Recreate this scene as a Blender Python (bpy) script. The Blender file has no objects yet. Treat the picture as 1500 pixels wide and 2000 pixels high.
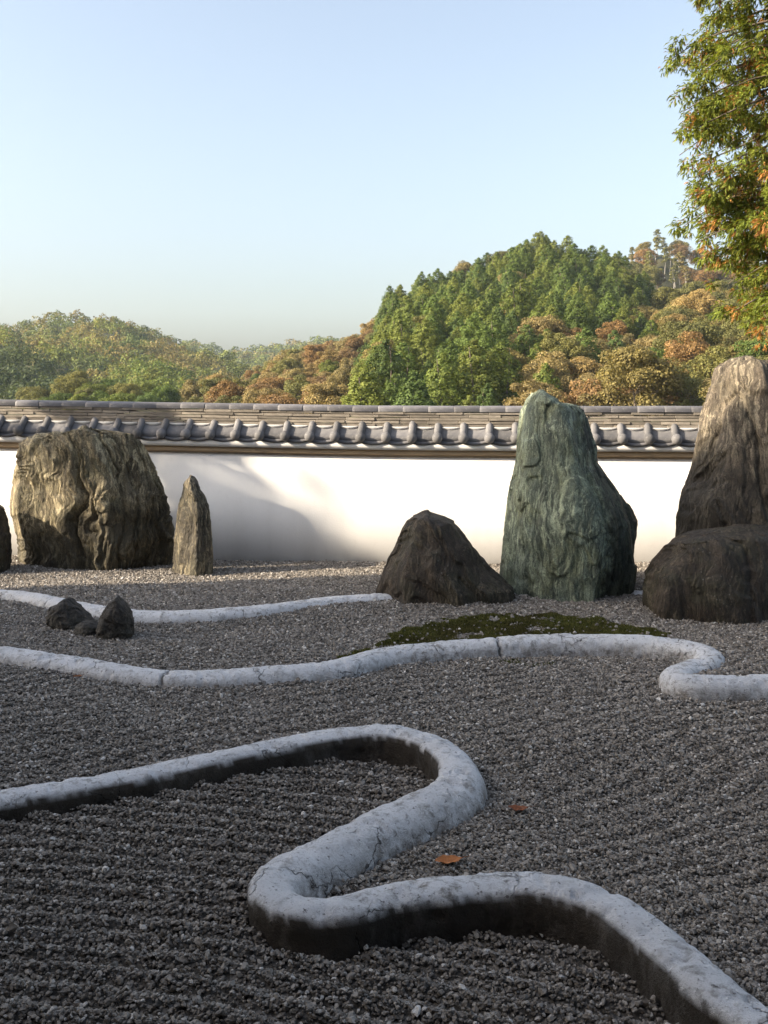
import bpy, bmesh, math, random
import numpy as np
from mathutils import Vector, Matrix

random.seed(7)
RNG = np.random.default_rng(7)
SC = bpy.context.scene
COL = SC.collection

# ------------------------------------------------------------------ camera
HC = 1.82            # eye height above the raked gravel
F = 2000.0           # focal length in photograph pixels (photo is 1500 x 2000)
cam_d = bpy.data.cameras.new('camera')
cam_d.sensor_fit = 'VERTICAL'
cam_d.sensor_height = 24.0
cam_d.sensor_width = 18.0
cam_d.lens = 24.0 * F / 2000.0
cam_d.shift_y = -0.11
cam_d.clip_start = 0.1
cam_d.clip_end = 6000.0
cam = bpy.data.objects.new('camera', cam_d)
COL.objects.link(cam)
cam.location = (0, 0, HC)
cam.rotation_euler = (math.pi / 2, 0, 0)
SC.camera = cam

# ------------------------------------------------------------------ sky, sun, exposure
SUN_EL, SUN_AZ = 26.0, 76.0            # low sun from the left, raking along the wall
world = bpy.data.worlds.new('World')
SC.world = world
world.use_nodes = True
wn = world.node_tree
sky = wn.nodes.new('ShaderNodeTexSky')
sky.sky_type = 'NISHITA'
sky.sun_disc = False
sky.sun_elevation = math.radians(SUN_EL)
sky.sun_rotation = math.radians(180 + SUN_AZ)
sky.altitude = 0
sky.air_density = 1.1
sky.dust_density = 4.0
sky.ozone_density = 1.4
pale = wn.nodes.new('ShaderNodeHueSaturation')     # sky colours desaturated: the whole sky a little paler
pale.inputs['Saturation'].default_value = 0.74
wn.links.new(sky.outputs[0], pale.inputs['Color'])
wn.links.new(pale.outputs[0], wn.nodes['Background'].inputs[0])
wn.nodes['Background'].inputs[1].default_value = 0.128

sun_d = bpy.data.lights.new('sun', 'SUN')
sun_d.energy = 5.0
sun_d.angle = math.radians(0.53)
sun_d.color = (1.0, 0.86, 0.67)
sun = bpy.data.objects.new('sun', sun_d)
COL.objects.link(sun)
_e, _a = math.radians(SUN_EL), math.radians(SUN_AZ)
SUN_DIR = Vector((math.sin(_a) * math.cos(_e), math.cos(_a) * math.cos(_e), -math.sin(_e)))
sun.rotation_euler = SUN_DIR.to_track_quat('-Z', 'Y').to_euler()
sun.location = (-20, -20, 25)

SC.view_settings.view_transform = 'Standard'
SC.view_settings.look = 'None'
SC.view_settings.exposure = 1.33
SC.view_settings.gamma = 1.0
SC.view_settings.use_curve_mapping = False
SC.render.engine = 'CYCLES'
SC.cycles.use_denoising = True
SC.cycles.max_bounces = 6
SC.cycles.diffuse_bounces = 4
SC.cycles.glossy_bounces = 2
SC.cycles.transmission_bounces = 4
SC.cycles.volume_bounces = 0
SC.cycles.caustics_reflective = False
SC.cycles.caustics_refractive = False
SC.cycles.sample_clamp_indirect = 4.0


# ------------------------------------------------------------------ numpy noise
def _hash(ix, iy, iz, seed):
    h = (ix.astype(np.int64) * 374761393 + iy.astype(np.int64) * 668265263
         + iz.astype(np.int64) * 2147483647 + seed * 1274126177) & 0xFFFFFFFF
    h = ((h ^ (h >> 13)) * 1274126177) & 0xFFFFFFFF
    h = ((h ^ (h >> 16)) * 2246822519) & 0xFFFFFFFF
    return ((h ^ (h >> 15)) & 0xFFFFFF) / float(0xFFFFFF) * 2.0 - 1.0


def vnoise(x, y, z, seed=0):
    x, y, z = np.broadcast_arrays(np.asarray(x, float), np.asarray(y, float), np.asarray(z, float))
    ix, iy, iz = np.floor(x), np.floor(y), np.floor(z)
    fx, fy, fz = x - ix, y - iy, z - iz
    q = lambda t: t * t * t * (t * (t * 6 - 15) + 10)
    ux, uy, uz = q(fx), q(fy), q(fz)
    r = 0
    for dx in (0, 1):
        for dy in (0, 1):
            for dz in (0, 1):
                w = (ux if dx else 1 - ux) * (uy if dy else 1 - uy) * (uz if dz else 1 - uz)
                r = r + w * _hash(ix + dx, iy + dy, iz + dz, seed)
    return r


def fbm(x, y, z, seed=0, octv=4, gain=0.5):
    r, a, f, t = 0, 1.0, 1.0, 0
    for i in range(octv):
        r = r + a * vnoise(x * f, y * f, z * f, seed + i * 17)
        t += a
        a *= gain
        f *= 2.03
    return r / t


def ridged(x, y, z, seed=0, octv=3):
    r, a, f, t = 0, 1.0, 1.0, 0
    for i in range(octv):
        r = r + a * (1 - 2 * np.abs(vnoise(x * f, y * f, z * f, seed + i * 13)))
        t += a
        a *= 0.5
        f *= 2.1
    return r / t


def sstep(a, b, x):
    t = np.clip((np.asarray(x, float) - a) / (b - a), 0, 1)
    return t * t * (3 - 2 * t)


# ------------------------------------------------------------------ object helpers
def mesh_np(name, verts, faces=None, quads=None, tris=None, smooth=False):
    """numpy arrays to a mesh"""
    me = bpy.data.meshes.new(name)
    verts = np.ascontiguousarray(verts, dtype=np.float32)
    if faces is not None:
        me.from_pydata(verts.tolist(), [], faces)
    else:
        loops, starts, off = [], [], 0
        for arr, k in ((quads, 4), (tris, 3)):
            if arr is None or len(arr) == 0:
                continue
            arr = np.asarray(arr, dtype=np.int32)
            loops.append(arr.ravel())
            starts.append(off + np.arange(len(arr), dtype=np.int32) * k)
            off += arr.size
        loops = np.concatenate(loops)
        starts = np.concatenate(starts)
        me.vertices.add(len(verts))
        me.vertices.foreach_set('co', verts.ravel())
        me.loops.add(len(loops))
        me.loops.foreach_set('vertex_index', loops)
        me.polygons.add(len(starts))
        me.polygons.foreach_set('loop_start', starts)
        me.update(calc_edges=True)
        me.validate()
    if smooth:
        me.polygons.foreach_set('use_smooth', np.ones(len(me.polygons), dtype=bool))
    return me


def put(name, me, mat=None, parent=None, loc=(0, 0, 0)):
    if mat is not None and len(me.materials) == 0:
        me.materials.append(mat)
    o = bpy.data.objects.new(name, me)
    COL.objects.link(o)
    o.location = loc
    if parent is not None:
        o.parent = parent
    return o


def tag(o, label=None, cat=None, group=None, kind=None):
    if label:
        o['label'] = label
    if cat:
        o['category'] = cat
    if group:
        o['group'] = group
    if kind:
        o['kind'] = kind
    return o


def empty(name, loc=(0, 0, 0), rz=0.0):
    o = bpy.data.objects.new(name, None)
    o.empty_display_size = 0.2
    COL.objects.link(o)
    o.location = loc
    o.rotation_euler = (0, 0, rz)
    return o


def grid_quads(nu, nv, close_u=False):
    """index (j*nu+i), i along u"""
    i = np.arange(nu if close_u else nu - 1)
    j = np.arange(nv - 1)
    I, J = np.meshgrid(i, j)
    I, J = I.ravel(), J.ravel()
    I2 = (I + 1) % nu
    return np.stack([J * nu + I, J * nu + I2, (J + 1) * nu + I2, (J + 1) * nu + I], 1)


def box_bm(bm, x0, x1, y0, y1, z0, z1, bevel=0.0):
    vs = [bm.verts.new((x, y, z)) for x in (x0, x1) for y in (y0, y1) for z in (z0, z1)]
    fs = [(0, 1, 3, 2), (4, 6, 7, 5), (0, 4, 5, 1), (2, 3, 7, 6), (0, 2, 6, 4), (1, 5, 7, 3)]
    fl = [bm.faces.new([vs[i] for i in f]) for f in fs]
    if bevel > 0:
        ed = list({e for f in fl for e in f.edges})
        bmesh.ops.bevel(bm, geom=ed, offset=bevel, segments=1, affect='EDGES')


def bm_mesh(name, bm, smooth=False):
    bmesh.ops.recalc_face_normals(bm, faces=bm.faces)
    me = bpy.data.meshes.new(name)
    bm.to_mesh(me)
    bm.free()
    if smooth:
        me.polygons.foreach_set('use_smooth', np.ones(len(me.polygons), dtype=bool))
    return me


def pt(px, py, z):
    """photo pixel to the point where its line of sight meets height z"""
    d = F * (HC - z) / (py - 780.0)
    return np.array([(px - 750.0) / F * d, d])


# ------------------------------------------------------------------ materials
class NB:
    def __init__(self, name):
        self.m = bpy.data.materials.new(name)
        self.m.use_nodes = True
        self.t = self.m.node_tree
        self.b = self.t.nodes['Principled BSDF']
        self.out = self.t.nodes['Material Output']
        self._tc = None

    def n(self, typ, **kw):
        nd = self.t.nodes.new(typ)
        for k, v in kw.items():
            setattr(nd, k, v)
        return nd

    def l(self, a, b):
        self.t.links.new(a, b)

    def co(self, scale=(1, 1, 1), kind='Object', rot=(0, 0, 0)):
        if self._tc is None:
            self._tc = self.n('ShaderNodeTexCoord')
        mp = self.n('ShaderNodeMapping')
        mp.inputs['Scale'].default_value = scale
        mp.inputs['Rotation'].default_value = rot
        self.l(self._tc.outputs[kind], mp.inputs['Vector'])
        return mp.outputs[0]

    def noise(self, scale, detail=4, rough=0.55, dist=0.0, vec=None, out='Fac'):
        nd = self.n('ShaderNodeTexNoise')
        nd.inputs['Scale'].default_value = scale
        nd.inputs['Detail'].default_value = detail
        nd.inputs['Roughness'].default_value = rough
        nd.inputs['Distortion'].default_value = dist
        self.l(vec if vec is not None else self.co(), nd.inputs['Vector'])
        return nd.outputs[out]

    def voro(self, scale, feature='F1', out='Distance', vec=None, rand=1.0):
        nd = self.n('ShaderNodeTexVoronoi', feature=feature)
        nd.inputs['Scale'].default_value = scale
        nd.inputs['Randomness'].default_value = rand
        self.l(vec if vec is not None else self.co(), nd.inputs['Vector'])
        return nd.outputs[out]

    def ramp(self, fac, stops, interp='LINEAR'):
        nd = self.n('ShaderNodeValToRGB')
        cr = nd.color_ramp
        cr.interpolation = interp
        while len(cr.elements) < len(stops):
            cr.elements.new(0.5)
        for e, (p, c) in zip(cr.elements, stops):
            e.position = p
            e.color = (c[0], c[1], c[2], 1) if not np.isscalar(c) else (c, c, c, 1)
        self.l(fac, nd.inputs[0])
        return nd.outputs[0]

    def mix(self, fac, a, b, mode='MIX'):
        nd = self.n('ShaderNodeMix', data_type='RGBA', blend_type=mode)
        for sock, v in ((nd.inputs[0], fac), (nd.inputs[6], a), (nd.inputs[7], b)):
            if hasattr(v, 'is_linked') or isinstance(v, bpy.types.NodeSocket):
                self.l(v, sock)
            elif np.isscalar(v):
                sock.default_value = v
            else:
                sock.default_value = (v[0], v[1], v[2], 1)
        return nd.outputs[2]

    def math(self, op, a, b=None, clamp=False):
        nd = self.n('ShaderNodeMath', operation=op, use_clamp=clamp)
        for s, v in ((nd.inputs[0], a), (nd.inputs[1], b)):
            if v is None:
                continue
            if isinstance(v, bpy.types.NodeSocket):
                self.l(v, s)
            else:
                s.default_value = v
        return nd.outputs[0]

    def bump(self, height, strength=0.4, dist=0.01, prev=None):
        nd = self.n('ShaderNodeBump')
        nd.inputs['Strength'].default_value = strength
        nd.inputs['Distance'].default_value = dist
        self.l(height, nd.inputs['Height'])
        if prev is not None:
            self.l(prev, nd.inputs['Normal'])
        return nd.outputs[0]

    def done(self, color=None, rough=0.8, normal=None, spec=0.3):
        if color is not None:
            if isinstance(color, bpy.types.NodeSocket):
                self.l(color, self.b.inputs['Base Color'])
            else:
                self.b.inputs['Base Color'].default_value = (color[0], color[1], color[2], 1)
        if isinstance(rough, bpy.types.NodeSocket):
            self.l(rough, self.b.inputs['Roughness'])
        else:
            self.b.inputs['Roughness'].default_value = rough
        self.b.inputs['Specular IOR Level'].default_value = spec
        if normal is not None:
            self.l(normal, self.b.inputs['Normal'])
        return self.m


def mat_plaster():
    b = NB('white_plaster')
    n1 = b.noise(1.2, 5)
    n2 = b.noise(60, 3)
    st = b.noise(3.0, 5, vec=b.co((1.0, 1.0, 0.15)))
    c = b.mix(b.ramp(n1, [(0.35, 0.0), (0.75, 1.0)]), (0.80, 0.785, 0.76), (0.74, 0.725, 0.70))
    c = b.mix(b.math('MULTIPLY', b.ramp(st, [(0.48, 0.0), (0.72, 1.0)]), 0.35), c, (0.58, 0.56, 0.53))
    c = b.mix(b.math('MULTIPLY', b.ramp(b.noise(14, 6, 0.7), [(0.55, 0.0), (0.7, 1.0)]), 0.22), c, (0.56, 0.54, 0.50))
    # splash dirt along the foot of the wall
    sep = b.n('ShaderNodeSeparateXYZ')
    b.l(b.co(), sep.inputs[0])
    foot = b.math('ADD', sep.outputs[2], b.math('MULTIPLY', b.noise(4.0, 5), 0.16))
    c = b.mix(b.ramp(foot, [(0.15, 0.40), (0.23, 0.0)]), c, (0.42, 0.40, 0.38))
    return b.done(c, 0.9, b.bump(b.mix(0.5, n1, n2), 0.15, 0.01), 0.15)


def mat_band():
    b = NB('tan_band')
    n = b.noise(5, 4, vec=b.co((0.4, 1, 3)))
    c = b.mix(n, (0.46, 0.345, 0.225), (0.37, 0.275, 0.18))
    return b.done(c, 0.8, b.bump(b.noise(40, 3), 0.1, 0.01), 0.2)


def mat_tile(name, c1, c2, spec=0.5, rough=0.42):
    b = NB(name)
    oi = b.n('ShaderNodeObjectInfo')
    n = b.noise(9, 5)
    n2 = b.noise(45, 4)
    c = b.mix(b.ramp(n, [(0.3, 0.0), (0.72, 1.0)]), c1, c2)
    br = b.ramp(oi.outputs['Random'], [(0.0, 0.68), (1.0, 1.3)])
    c = b.mix(1.0, c, br, 'MULTIPLY')
    c = b.mix(b.ramp(n2, [(0.6, 0.0), (0.75, 0.6)]), c, (0.30, 0.29, 0.27))
    r = b.ramp(n, [(0.2, rough - 0.08), (0.8, rough + 0.2)])
    return b.done(c, r, b.bump(n2, 0.2, 0.004), spec)


def mat_curb(name):
    b = NB(name)
    n1 = b.noise(3.0, 6, 0.65)
    n2 = b.noise(19, 7, 0.72, 0.3)
    n3 = b.noise(110, 5, 0.7)
    c = b.mix(b.ramp(n1, [(0.3, 0.0), (0.75, 1.0)]), (0.76, 0.76, 0.77), (0.60, 0.60, 0.605))
    c = b.mix(b.math('MULTIPLY', b.ramp(n2, [(0.50, 0.0), (0.64, 1.0)]), b.ramp(b.noise(2.2, 4), [(0.35, 0.25), (0.65, 1.0)])), c, (0.20, 0.185, 0.165))
    c = b.mix(b.math('MULTIPLY', b.ramp(n3, [(0.56, 0.0), (0.70, 1.0)]), 0.5), c, (0.14, 0.125, 0.11))
    # limewash flakes off the steep flanks and soil splashes on them
    gm = b.n('ShaderNodeAttribute', attribute_name='grime')
    c = b.mix(b.math('MULTIPLY', gm.outputs['Fac'], b.ramp(b.noise(14, 7, 0.75), [(0.40, 0.10), (0.60, 0.85)])), c, (0.19, 0.165, 0.14))
    spk = b.ramp(b.noise(46, 5, 0.7), [(0.60, 0.0), (0.66, 1.0)])
    c = b.mix(b.math('MULTIPLY', spk, 0.75), c, (0.06, 0.05, 0.042))
    wv = b.n('ShaderNodeVectorMath', operation='ADD')
    nz = b.noise(9, 5, out='Color')
    sc_ = b.n('ShaderNodeVectorMath', operation='SCALE')
    sc_.inputs['Scale'].default_value = 0.16
    b.l(nz, sc_.inputs[0])
    b.l(b.co(), wv.inputs[0])
    b.l(sc_.outputs[0], wv.inputs[1])
    ed = b.voro(2.7, 'DISTANCE_TO_EDGE', vec=wv.outputs[0])
    crack = b.math('MULTIPLY', b.ramp(ed, [(0.0, 1.0), (0.009, 0.0)]), b.ramp(b.noise(1.9, 3), [(0.50, 0.0), (0.58, 1.0)]))
    c = b.mix(b.math('MULTIPLY', crack, 0.8), c, (0.04, 0.035, 0.03))
    d = b.mix(b.ramp(n1, [(0.3, 0.0), (0.7, 1.0)]), (0.078, 0.066, 0.054), (0.042, 0.036, 0.030))
    d = b.mix(b.math('MULTIPLY', b.ramp(b.noise(5, 6, 0.7, vec=b.co((1, 1, 0.5))), [(0.52, 0.0), (0.75, 1.0)]), 0.55), d, (0.26, 0.245, 0.22))
    at = b.n('ShaderNodeAttribute', attribute_name='stain')
    c = b.mix(at.outputs['Fac'], c, d)
    hgt = b.math('SUBTRACT', b.math('ADD', b.math('MULTIPLY', n2, 1.0), b.math('MULTIPLY', n3, 0.5)), crack)
    return b.done(c, 0.88, b.bump(hgt, 1.0, 0.022), 0.2)


def mat_rock(name, dark, mid, light, moss, moss_amt=0.4, light_lo=0.55, spots=0.4, vstretch=0.22, zone=None, veins=0.5):
    b = NB(name)
    # slow sideways warp so that the grain wanders down the stone
    wn_ = b.noise(2.4, 4, out='Color')
    ws = b.n('ShaderNodeVectorMath', operation='SCALE')
    ws.inputs['Scale'].default_value = 0.22
    wa = b.n('ShaderNodeVectorMath', operation='ADD')
    b.l(wn_, ws.inputs[0])
    b.l(b.co(), wa.inputs[0])
    b.l(ws.outputs[0], wa.inputs[1])
    mp = b.n('ShaderNodeMapping')
    mp.inputs['Scale'].default_value = (1, 1, vstretch)
    b.l(wa.outputs[0], mp.inputs['Vector'])
    vec = mp.outputs[0]

    def crease(scale, det=5):
        n = b.noise(scale, det, 0.6, 0.0, vec)
        return b.math('SUBTRACT', 1.0, b.math('MULTIPLY', b.math('ABSOLUTE', b.math('SUBTRACT', n, 0.5)), 6.0), True)
    n1 = b.noise(6.0, 7, 0.68, 0.4, vec)
    n2 = b.noise(2.0, 5, 0.6, 0.4)
    n3 = b.noise(24, 8, 0.75, 0.5, vec)
    n4 = b.noise(85, 6, 0.7)
    c1, c2 = crease(7.0, 3), crease(24.0, 4)
    c = b.mix(b.ramp(n1, [(0.34, 0.0), (0.64, 1.0)]), dark, mid)
    c = b.mix(b.math('MULTIPLY', b.ramp(n3, [(light_lo, 0.0), (light_lo + 0.11, 1.0)]), b.ramp(n2, [(0.35, 0.2), (0.62, 1.0)])), c, light)
    c = b.mix(b.math('MULTIPLY', b.ramp(b.noise(3.1, 6, 0.65), [(0.48, 0.0), (0.60, 1.0)]), moss_amt), c, moss)
    pale = b.math('MULTIPLY', b.ramp(c1, [(0.72, 0.0), (0.95, 1.0)]), b.ramp(b.noise(2.7, 4), [(0.45, 0.0), (0.6, 1.0)]))
    c = b.mix(b.math('MULTIPLY', pale, veins), c, light)
    c = b.mix(b.math('MULTIPLY', b.ramp(c2, [(0.70, 0.0), (0.95, 1.0)]), 0.55), c, b.mix(0.5, dark, (0.012, 0.011, 0.010)))
    grit = b.ramp(n4, [(0.35, 0.62), (0.65, 1.35)])
    c = b.mix(1.0, c, grit, 'MULTIPLY')
    sp = b.math('MULTIPLY', b.ramp(b.voro(34, vec=b.co((1, 1, 0.7))), [(0.10, 1.0), (0.2, 0.0)]), b.ramp(b.noise(4.2, 4), [(0.54, 0.0), (0.64, 1.0)]))
    c = b.mix(b.math('MULTIPLY', sp, spots), c, (0.40, 0.40, 0.36))
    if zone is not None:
        # shade put into the colour: darker low down or on one flank of the boulder
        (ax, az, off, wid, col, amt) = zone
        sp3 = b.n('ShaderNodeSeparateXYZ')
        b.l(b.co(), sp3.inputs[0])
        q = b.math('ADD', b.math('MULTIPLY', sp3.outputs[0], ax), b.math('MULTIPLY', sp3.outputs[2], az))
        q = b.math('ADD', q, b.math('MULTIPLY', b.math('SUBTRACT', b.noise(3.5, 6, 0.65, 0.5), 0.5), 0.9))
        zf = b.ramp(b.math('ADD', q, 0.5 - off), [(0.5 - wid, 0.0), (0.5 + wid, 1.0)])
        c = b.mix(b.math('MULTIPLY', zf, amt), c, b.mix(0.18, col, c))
    h = b.math('ADD', b.math('MULTIPLY', n3, 1.0), b.math('MULTIPLY', n4, 0.45))
    h = b.math('SUBTRACT', h, b.math('MULTIPLY', c2, 0.35))
    nrm = b.bump(h, 0.9, 0.016)
    nrm = b.bump(b.math('SUBTRACT', n1, b.math('MULTIPLY', c1, 0.30)), 0.9, 0.040, nrm)
    return b.done(c, b.ramp(n3, [(0.3, 0.5), (0.7, 0.8)]), nrm, 0.35)


def mat_foliage(name, trans=0.28, vcol=False):
    b = NB(name)
    if vcol:
        at = b.n('ShaderNodeAttribute', attribute_name='leafcol')
        base = at.outputs['Color']
    else:
        oi = b.n('ShaderNodeObjectInfo')
        base = oi.outputs['Color']
    ge = b.n('ShaderNodeNewGeometry')
    ri = ge.outputs['Random Per Island']
    br = b.ramp(ri, [(0.0, 0.62), (0.5, 1.0), (1.0, 1.45)])
    c = b.mix(1.0, base, br, 'MULTIPLY')
    warm = b.ramp(b.math('FRACT', b.math('MULTIPLY', ri, 7.31)), [(0.6, 0.0), (1.0, 0.35)])
    c = b.mix(warm, c, b.mix(1.0, c, (1.22, 1.02, 0.75), 'MULTIPLY'))
    b.l(c, b.b.inputs['Base Color'])
    b.b.inputs['Roughness'].default_value = 0.65
    b.b.inputs['Specular IOR Level'].default_value = 0.2
    tr = b.n('ShaderNodeBsdfTranslucent')
    b.l(b.mix(1.0, c, (1.25, 1.2, 0.6), 'MULTIPLY'), tr.inputs['Color'])
    ms = b.n('ShaderNodeMixShader')
    ms.inputs[0].default_value = trans
    b.l(b.b.outputs[0], ms.inputs[1])
    b.l(tr.outputs[0], ms.inputs[2])
    b.l(ms.outputs[0], b.out.inputs['Surface'])
    return b.m


def mat_simple(name, c1, c2, scale=8, rough=0.85, bump=0.4, bd=0.02, vec=(1, 1, 1)):
    b = NB(name)
    n = b.noise(scale, 6, 0.65, vec=b.co(vec))
    c = b.mix(b.ramp(n, [(0.3, 0.0), (0.7, 1.0)]), c1, c2)
    return b.done(c, rough, b.bump(n, bump, bd), 0.25)


def mat_ground():
    """grey-brown grit under the pebbles; leaf litter and earth beyond the garden wall"""
    b = NB('gravel_bed')
    v = b.voro(75, out='Color')
    d = b.voro(75)
    sep = b.n('ShaderNodeSeparateColor')
    b.l(v, sep.inputs[0])
    c = b.ramp(sep.outputs[0], [(0.0, (0.035, 0.031, 0.026)), (0.6, (0.09, 0.082, 0.072)), (1.0, (0.18, 0.165, 0.15))])
    at = b.n('ShaderNodeAttribute', attribute_name='earth')
    earth = b.mix(b.noise(0.6, 6), (0.06, 0.05, 0.03), (0.10, 0.10, 0.035))
    c = b.mix(at.outputs['Fac'], c, earth)
    return b.done(c, 0.85, b.bump(d, -0.6, 0.012), 0.25)


def mat_pebble():
    b = NB('gravel_pebble')
    at = b.n('ShaderNodeAttribute', attribute_name='tint')
    at.attribute_type = 'INSTANCER'
    t = at.outputs['Fac']
    c = b.ramp(t, [(0.0, (0.056, 0.047, 0.038)), (0.25, (0.140, 0.122, 0.102)), (0.55, (0.265, 0.238, 0.205)),
                   (0.85, (0.37, 0.342, 0.305)), (1.0, (0.62, 0.59, 0.545))])
    c = b.mix(b.math('MULTIPLY', b.noise(2.2, 3), 0.4), c, (0.22, 0.19, 0.16))
    return b.done(c, 0.6, None, 0.35)


M = dict(
    plaster=mat_plaster(), band=mat_band(),
    tile=mat_tile('grey_roof_tile', (0.105, 0.104, 0.110), (0.20, 0.193, 0.190), 0.2, 0.68),
    noshi=mat_tile('weathered_ridge_tile', (0.19, 0.168, 0.142), (0.31, 0.268, 0.215), 0.2, 0.75),
    cap=mat_tile('cap_tile', (0.125, 0.122, 0.13), (0.205, 0.195, 0.195), 0.35, 0.5),
    curb=mat_curb('limewashed_cement'),
    ground=mat_ground(), pebble=mat_pebble(),
    foliage=mat_foliage('foliage'), foliage_v=mat_foliage('foliage_mixed', vcol=True),
    bark=mat_simple('bark', (0.09, 0.07, 0.055), (0.19, 0.155, 0.125), 6, vec=(4, 4, 0.6)),
    pale_bark=mat_simple('pale_bark', (0.25, 0.23, 0.2), (0.40, 0.37, 0.32), 4),
    forest_floor=mat_simple('forest_floor', (0.035, 0.04, 0.015), (0.07, 0.06, 0.028), 0.15),
    wood=mat_simple('dark_timber', (0.05, 0.036, 0.026), (0.10, 0.075, 0.055), 10, 0.7, vec=(8, 8, 0.7)),
    thatch=mat_simple('old_bark_roof', (0.08, 0.075, 0.065), (0.15, 0.14, 0.125), 12),
)


# ------------------------------------------------------------------ curb centre lines (traced, then laid on the ground)
def catmull(P, step):
    P = np.asarray(P, float)
    P = np.vstack([2 * P[0] - P[1], P, 2 * P[-1] - P[-2]])
    out = []
    for i in range(1, len(P) - 2):
        p0, p1, p2, p3 = P[i - 1:i + 3]
        # centripetal
        t0 = 0.0
        t1 = t0 + max(1e-6, np.linalg.norm(p1 - p0)) ** 0.5
        t2 = t1 + max(1e-6, np.linalg.norm(p2 - p1)) ** 0.5
        t3 = t2 + max(1e-6, np.linalg.norm(p3 - p2)) ** 0.5
        t = np.linspace(t1, t2, 40, endpoint=False)[:, None]
        A1 = (t1 - t) / (t1 - t0) * p0 + (t - t0) / (t1 - t0) * p1
        A2 = (t2 - t) / (t2 - t1) * p1 + (t - t1) / (t2 - t1) * p2
        A3 = (t3 - t) / (t3 - t2) * p2 + (t - t2) / (t3 - t2) * p3
        B1 = (t2 - t) / (t2 - t0) * A1 + (t - t0) / (t2 - t0) * A2
        B2 = (t3 - t) / (t3 - t1) * A2 + (t - t1) / (t3 - t1) * A3
        out.append((t2 - t) / (t2 - t1) * B1 + (t - t1) / (t2 - t1) * B2)
    out.append(P[-2][None])
    C = np.vstack(out)
    d = np.r_[0, np.cumsum(np.linalg.norm(np.diff(C, axis=0), axis=1))]
    s = np.linspace(0, d[-1], max(8, int(d[-1] / step)))
    C = np.stack([np.interp(s, d, C[:, 0]), np.interp(s, d, C[:, 1])], 1)
    for _ in range(3):
        C[1:-1] = 0.25 * C[:-2] + 0.5 * C[1:-1] + 0.25 * C[2:]
    return C


ZS, Z2, Z1 = 0.07, 0.12, 0.17
TR_S = [(-700, 1640), (-350, 1597), (0, 1544), (250, 1504), (500, 1455), (650, 1428), (740, 1421), (800, 1429), (848, 1446), (880, 1470),
        (894, 1496), (888, 1516), (860, 1536), (800, 1562), (745, 1585), (664, 1628), (598, 1660), (550, 1688), (528, 1716), (541, 1746), (590, 1764),
        (646, 1766), (699, 1756), (743, 1741), (800, 1731), (860, 1723), (967, 1713), (1047, 1715), (1127, 1730), (1196, 1756),
        (1268, 1808), (1335, 1864), (1399, 1918), (1465, 1965), (1560, 2040), (1720, 2160), (2000, 2300)]
TR_2 = [(-700, 1215), (-300, 1243), (0, 1266), (101, 1281), (152, 1287), (228, 1299), (304, 1306), (380, 1309), (456, 1307), (557, 1301),
        (659, 1291), (743, 1267), (807, 1257), (887, 1250), (967, 1246), (1073, 1242), (1180, 1242), (1260, 1245), (1329, 1253),
        (1372, 1264), (1388, 1276), (1375, 1287), (1340, 1296), (1322, 1308), (1338, 1320), (1400, 1322), (1500, 1319), (1700, 1313), (2100, 1300)]
TR_1 = [(-700, 1120), (-300, 1132), (0, 1151), (51, 1157), (101, 1167), (152, 1177), (203, 1184), (263, 1191), (329, 1193), (405, 1192),
        (481, 1187), (557, 1179), (633, 1169), (709, 1163), (800, 1158), (1000, 1154), (1300, 1152)]
C_S = catmull([pt(x, y, ZS) for x, y in TR_S], 0.012)
C_2 = catmull([pt(x, y, Z2) for x, y in TR_2], 0.009)
C_1 = catmull([pt(x, y, Z1) for x, y in TR_1], 0.02)


def in_poly(x, y, poly):
    x = np.asarray(x, float)
    y = np.asarray(y, float)
    r = np.zeros(x.shape, bool)
    n = len(poly)
    for i in range(n):
        x1, y1 = poly[i]
        x2, y2 = poly[(i + 1) % n]
        if y1 == y2:
            continue
        c = ((y1 > y) != (y2 > y))
        xi = x1 + (y - y1) * (x2 - x1) / (y2 - y1)
        r ^= c & (x < xi)
    return r


POLY_B = np.vstack([C_S[::6], [[C_S[-1][0] + 40, -30], [-60, -30], [-60, C_S[0][1]]]])
POLY_C = np.vstack([C_2[::6], [[60, C_2[-1][1]], [60, 60], [-60, 60], [-60, C_2[0][1]]]])
POLY_D = np.vstack([C_1[::6], [[60, C_1[-1][1]], [60, 60], [-60, 60], [-60, C_1[0][1]]]])


def dist_poly(x, y, C, step=3):
    Q = C[::step]
    d = np.full(x.shape, 9.0)
    for k in range(0, len(x), 40000):
        xs = x[k:k + 40000]
        ys = y[k:k + 40000]
        lo = np.full(xs.shape, 81.0)
        for j in range(0, len(Q), 60):
            q = Q[j:j + 60]
            near = (xs > q[:, 0].min() - .4) & (xs < q[:, 0].max() + .4) & (ys > q[:, 1].min() - .4) & (ys < q[:, 1].max() + .4)
            if not near.any():
                continue
            dd = ((xs[near][:, None] - q[None, :, 0]) ** 2 + (ys[near][:, None] - q[None, :, 1]) ** 2).min(1)
            lo[near] = np.minimum(lo[near], dd)
        d[k:k + 40000] = np.sqrt(lo)
    return d


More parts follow.
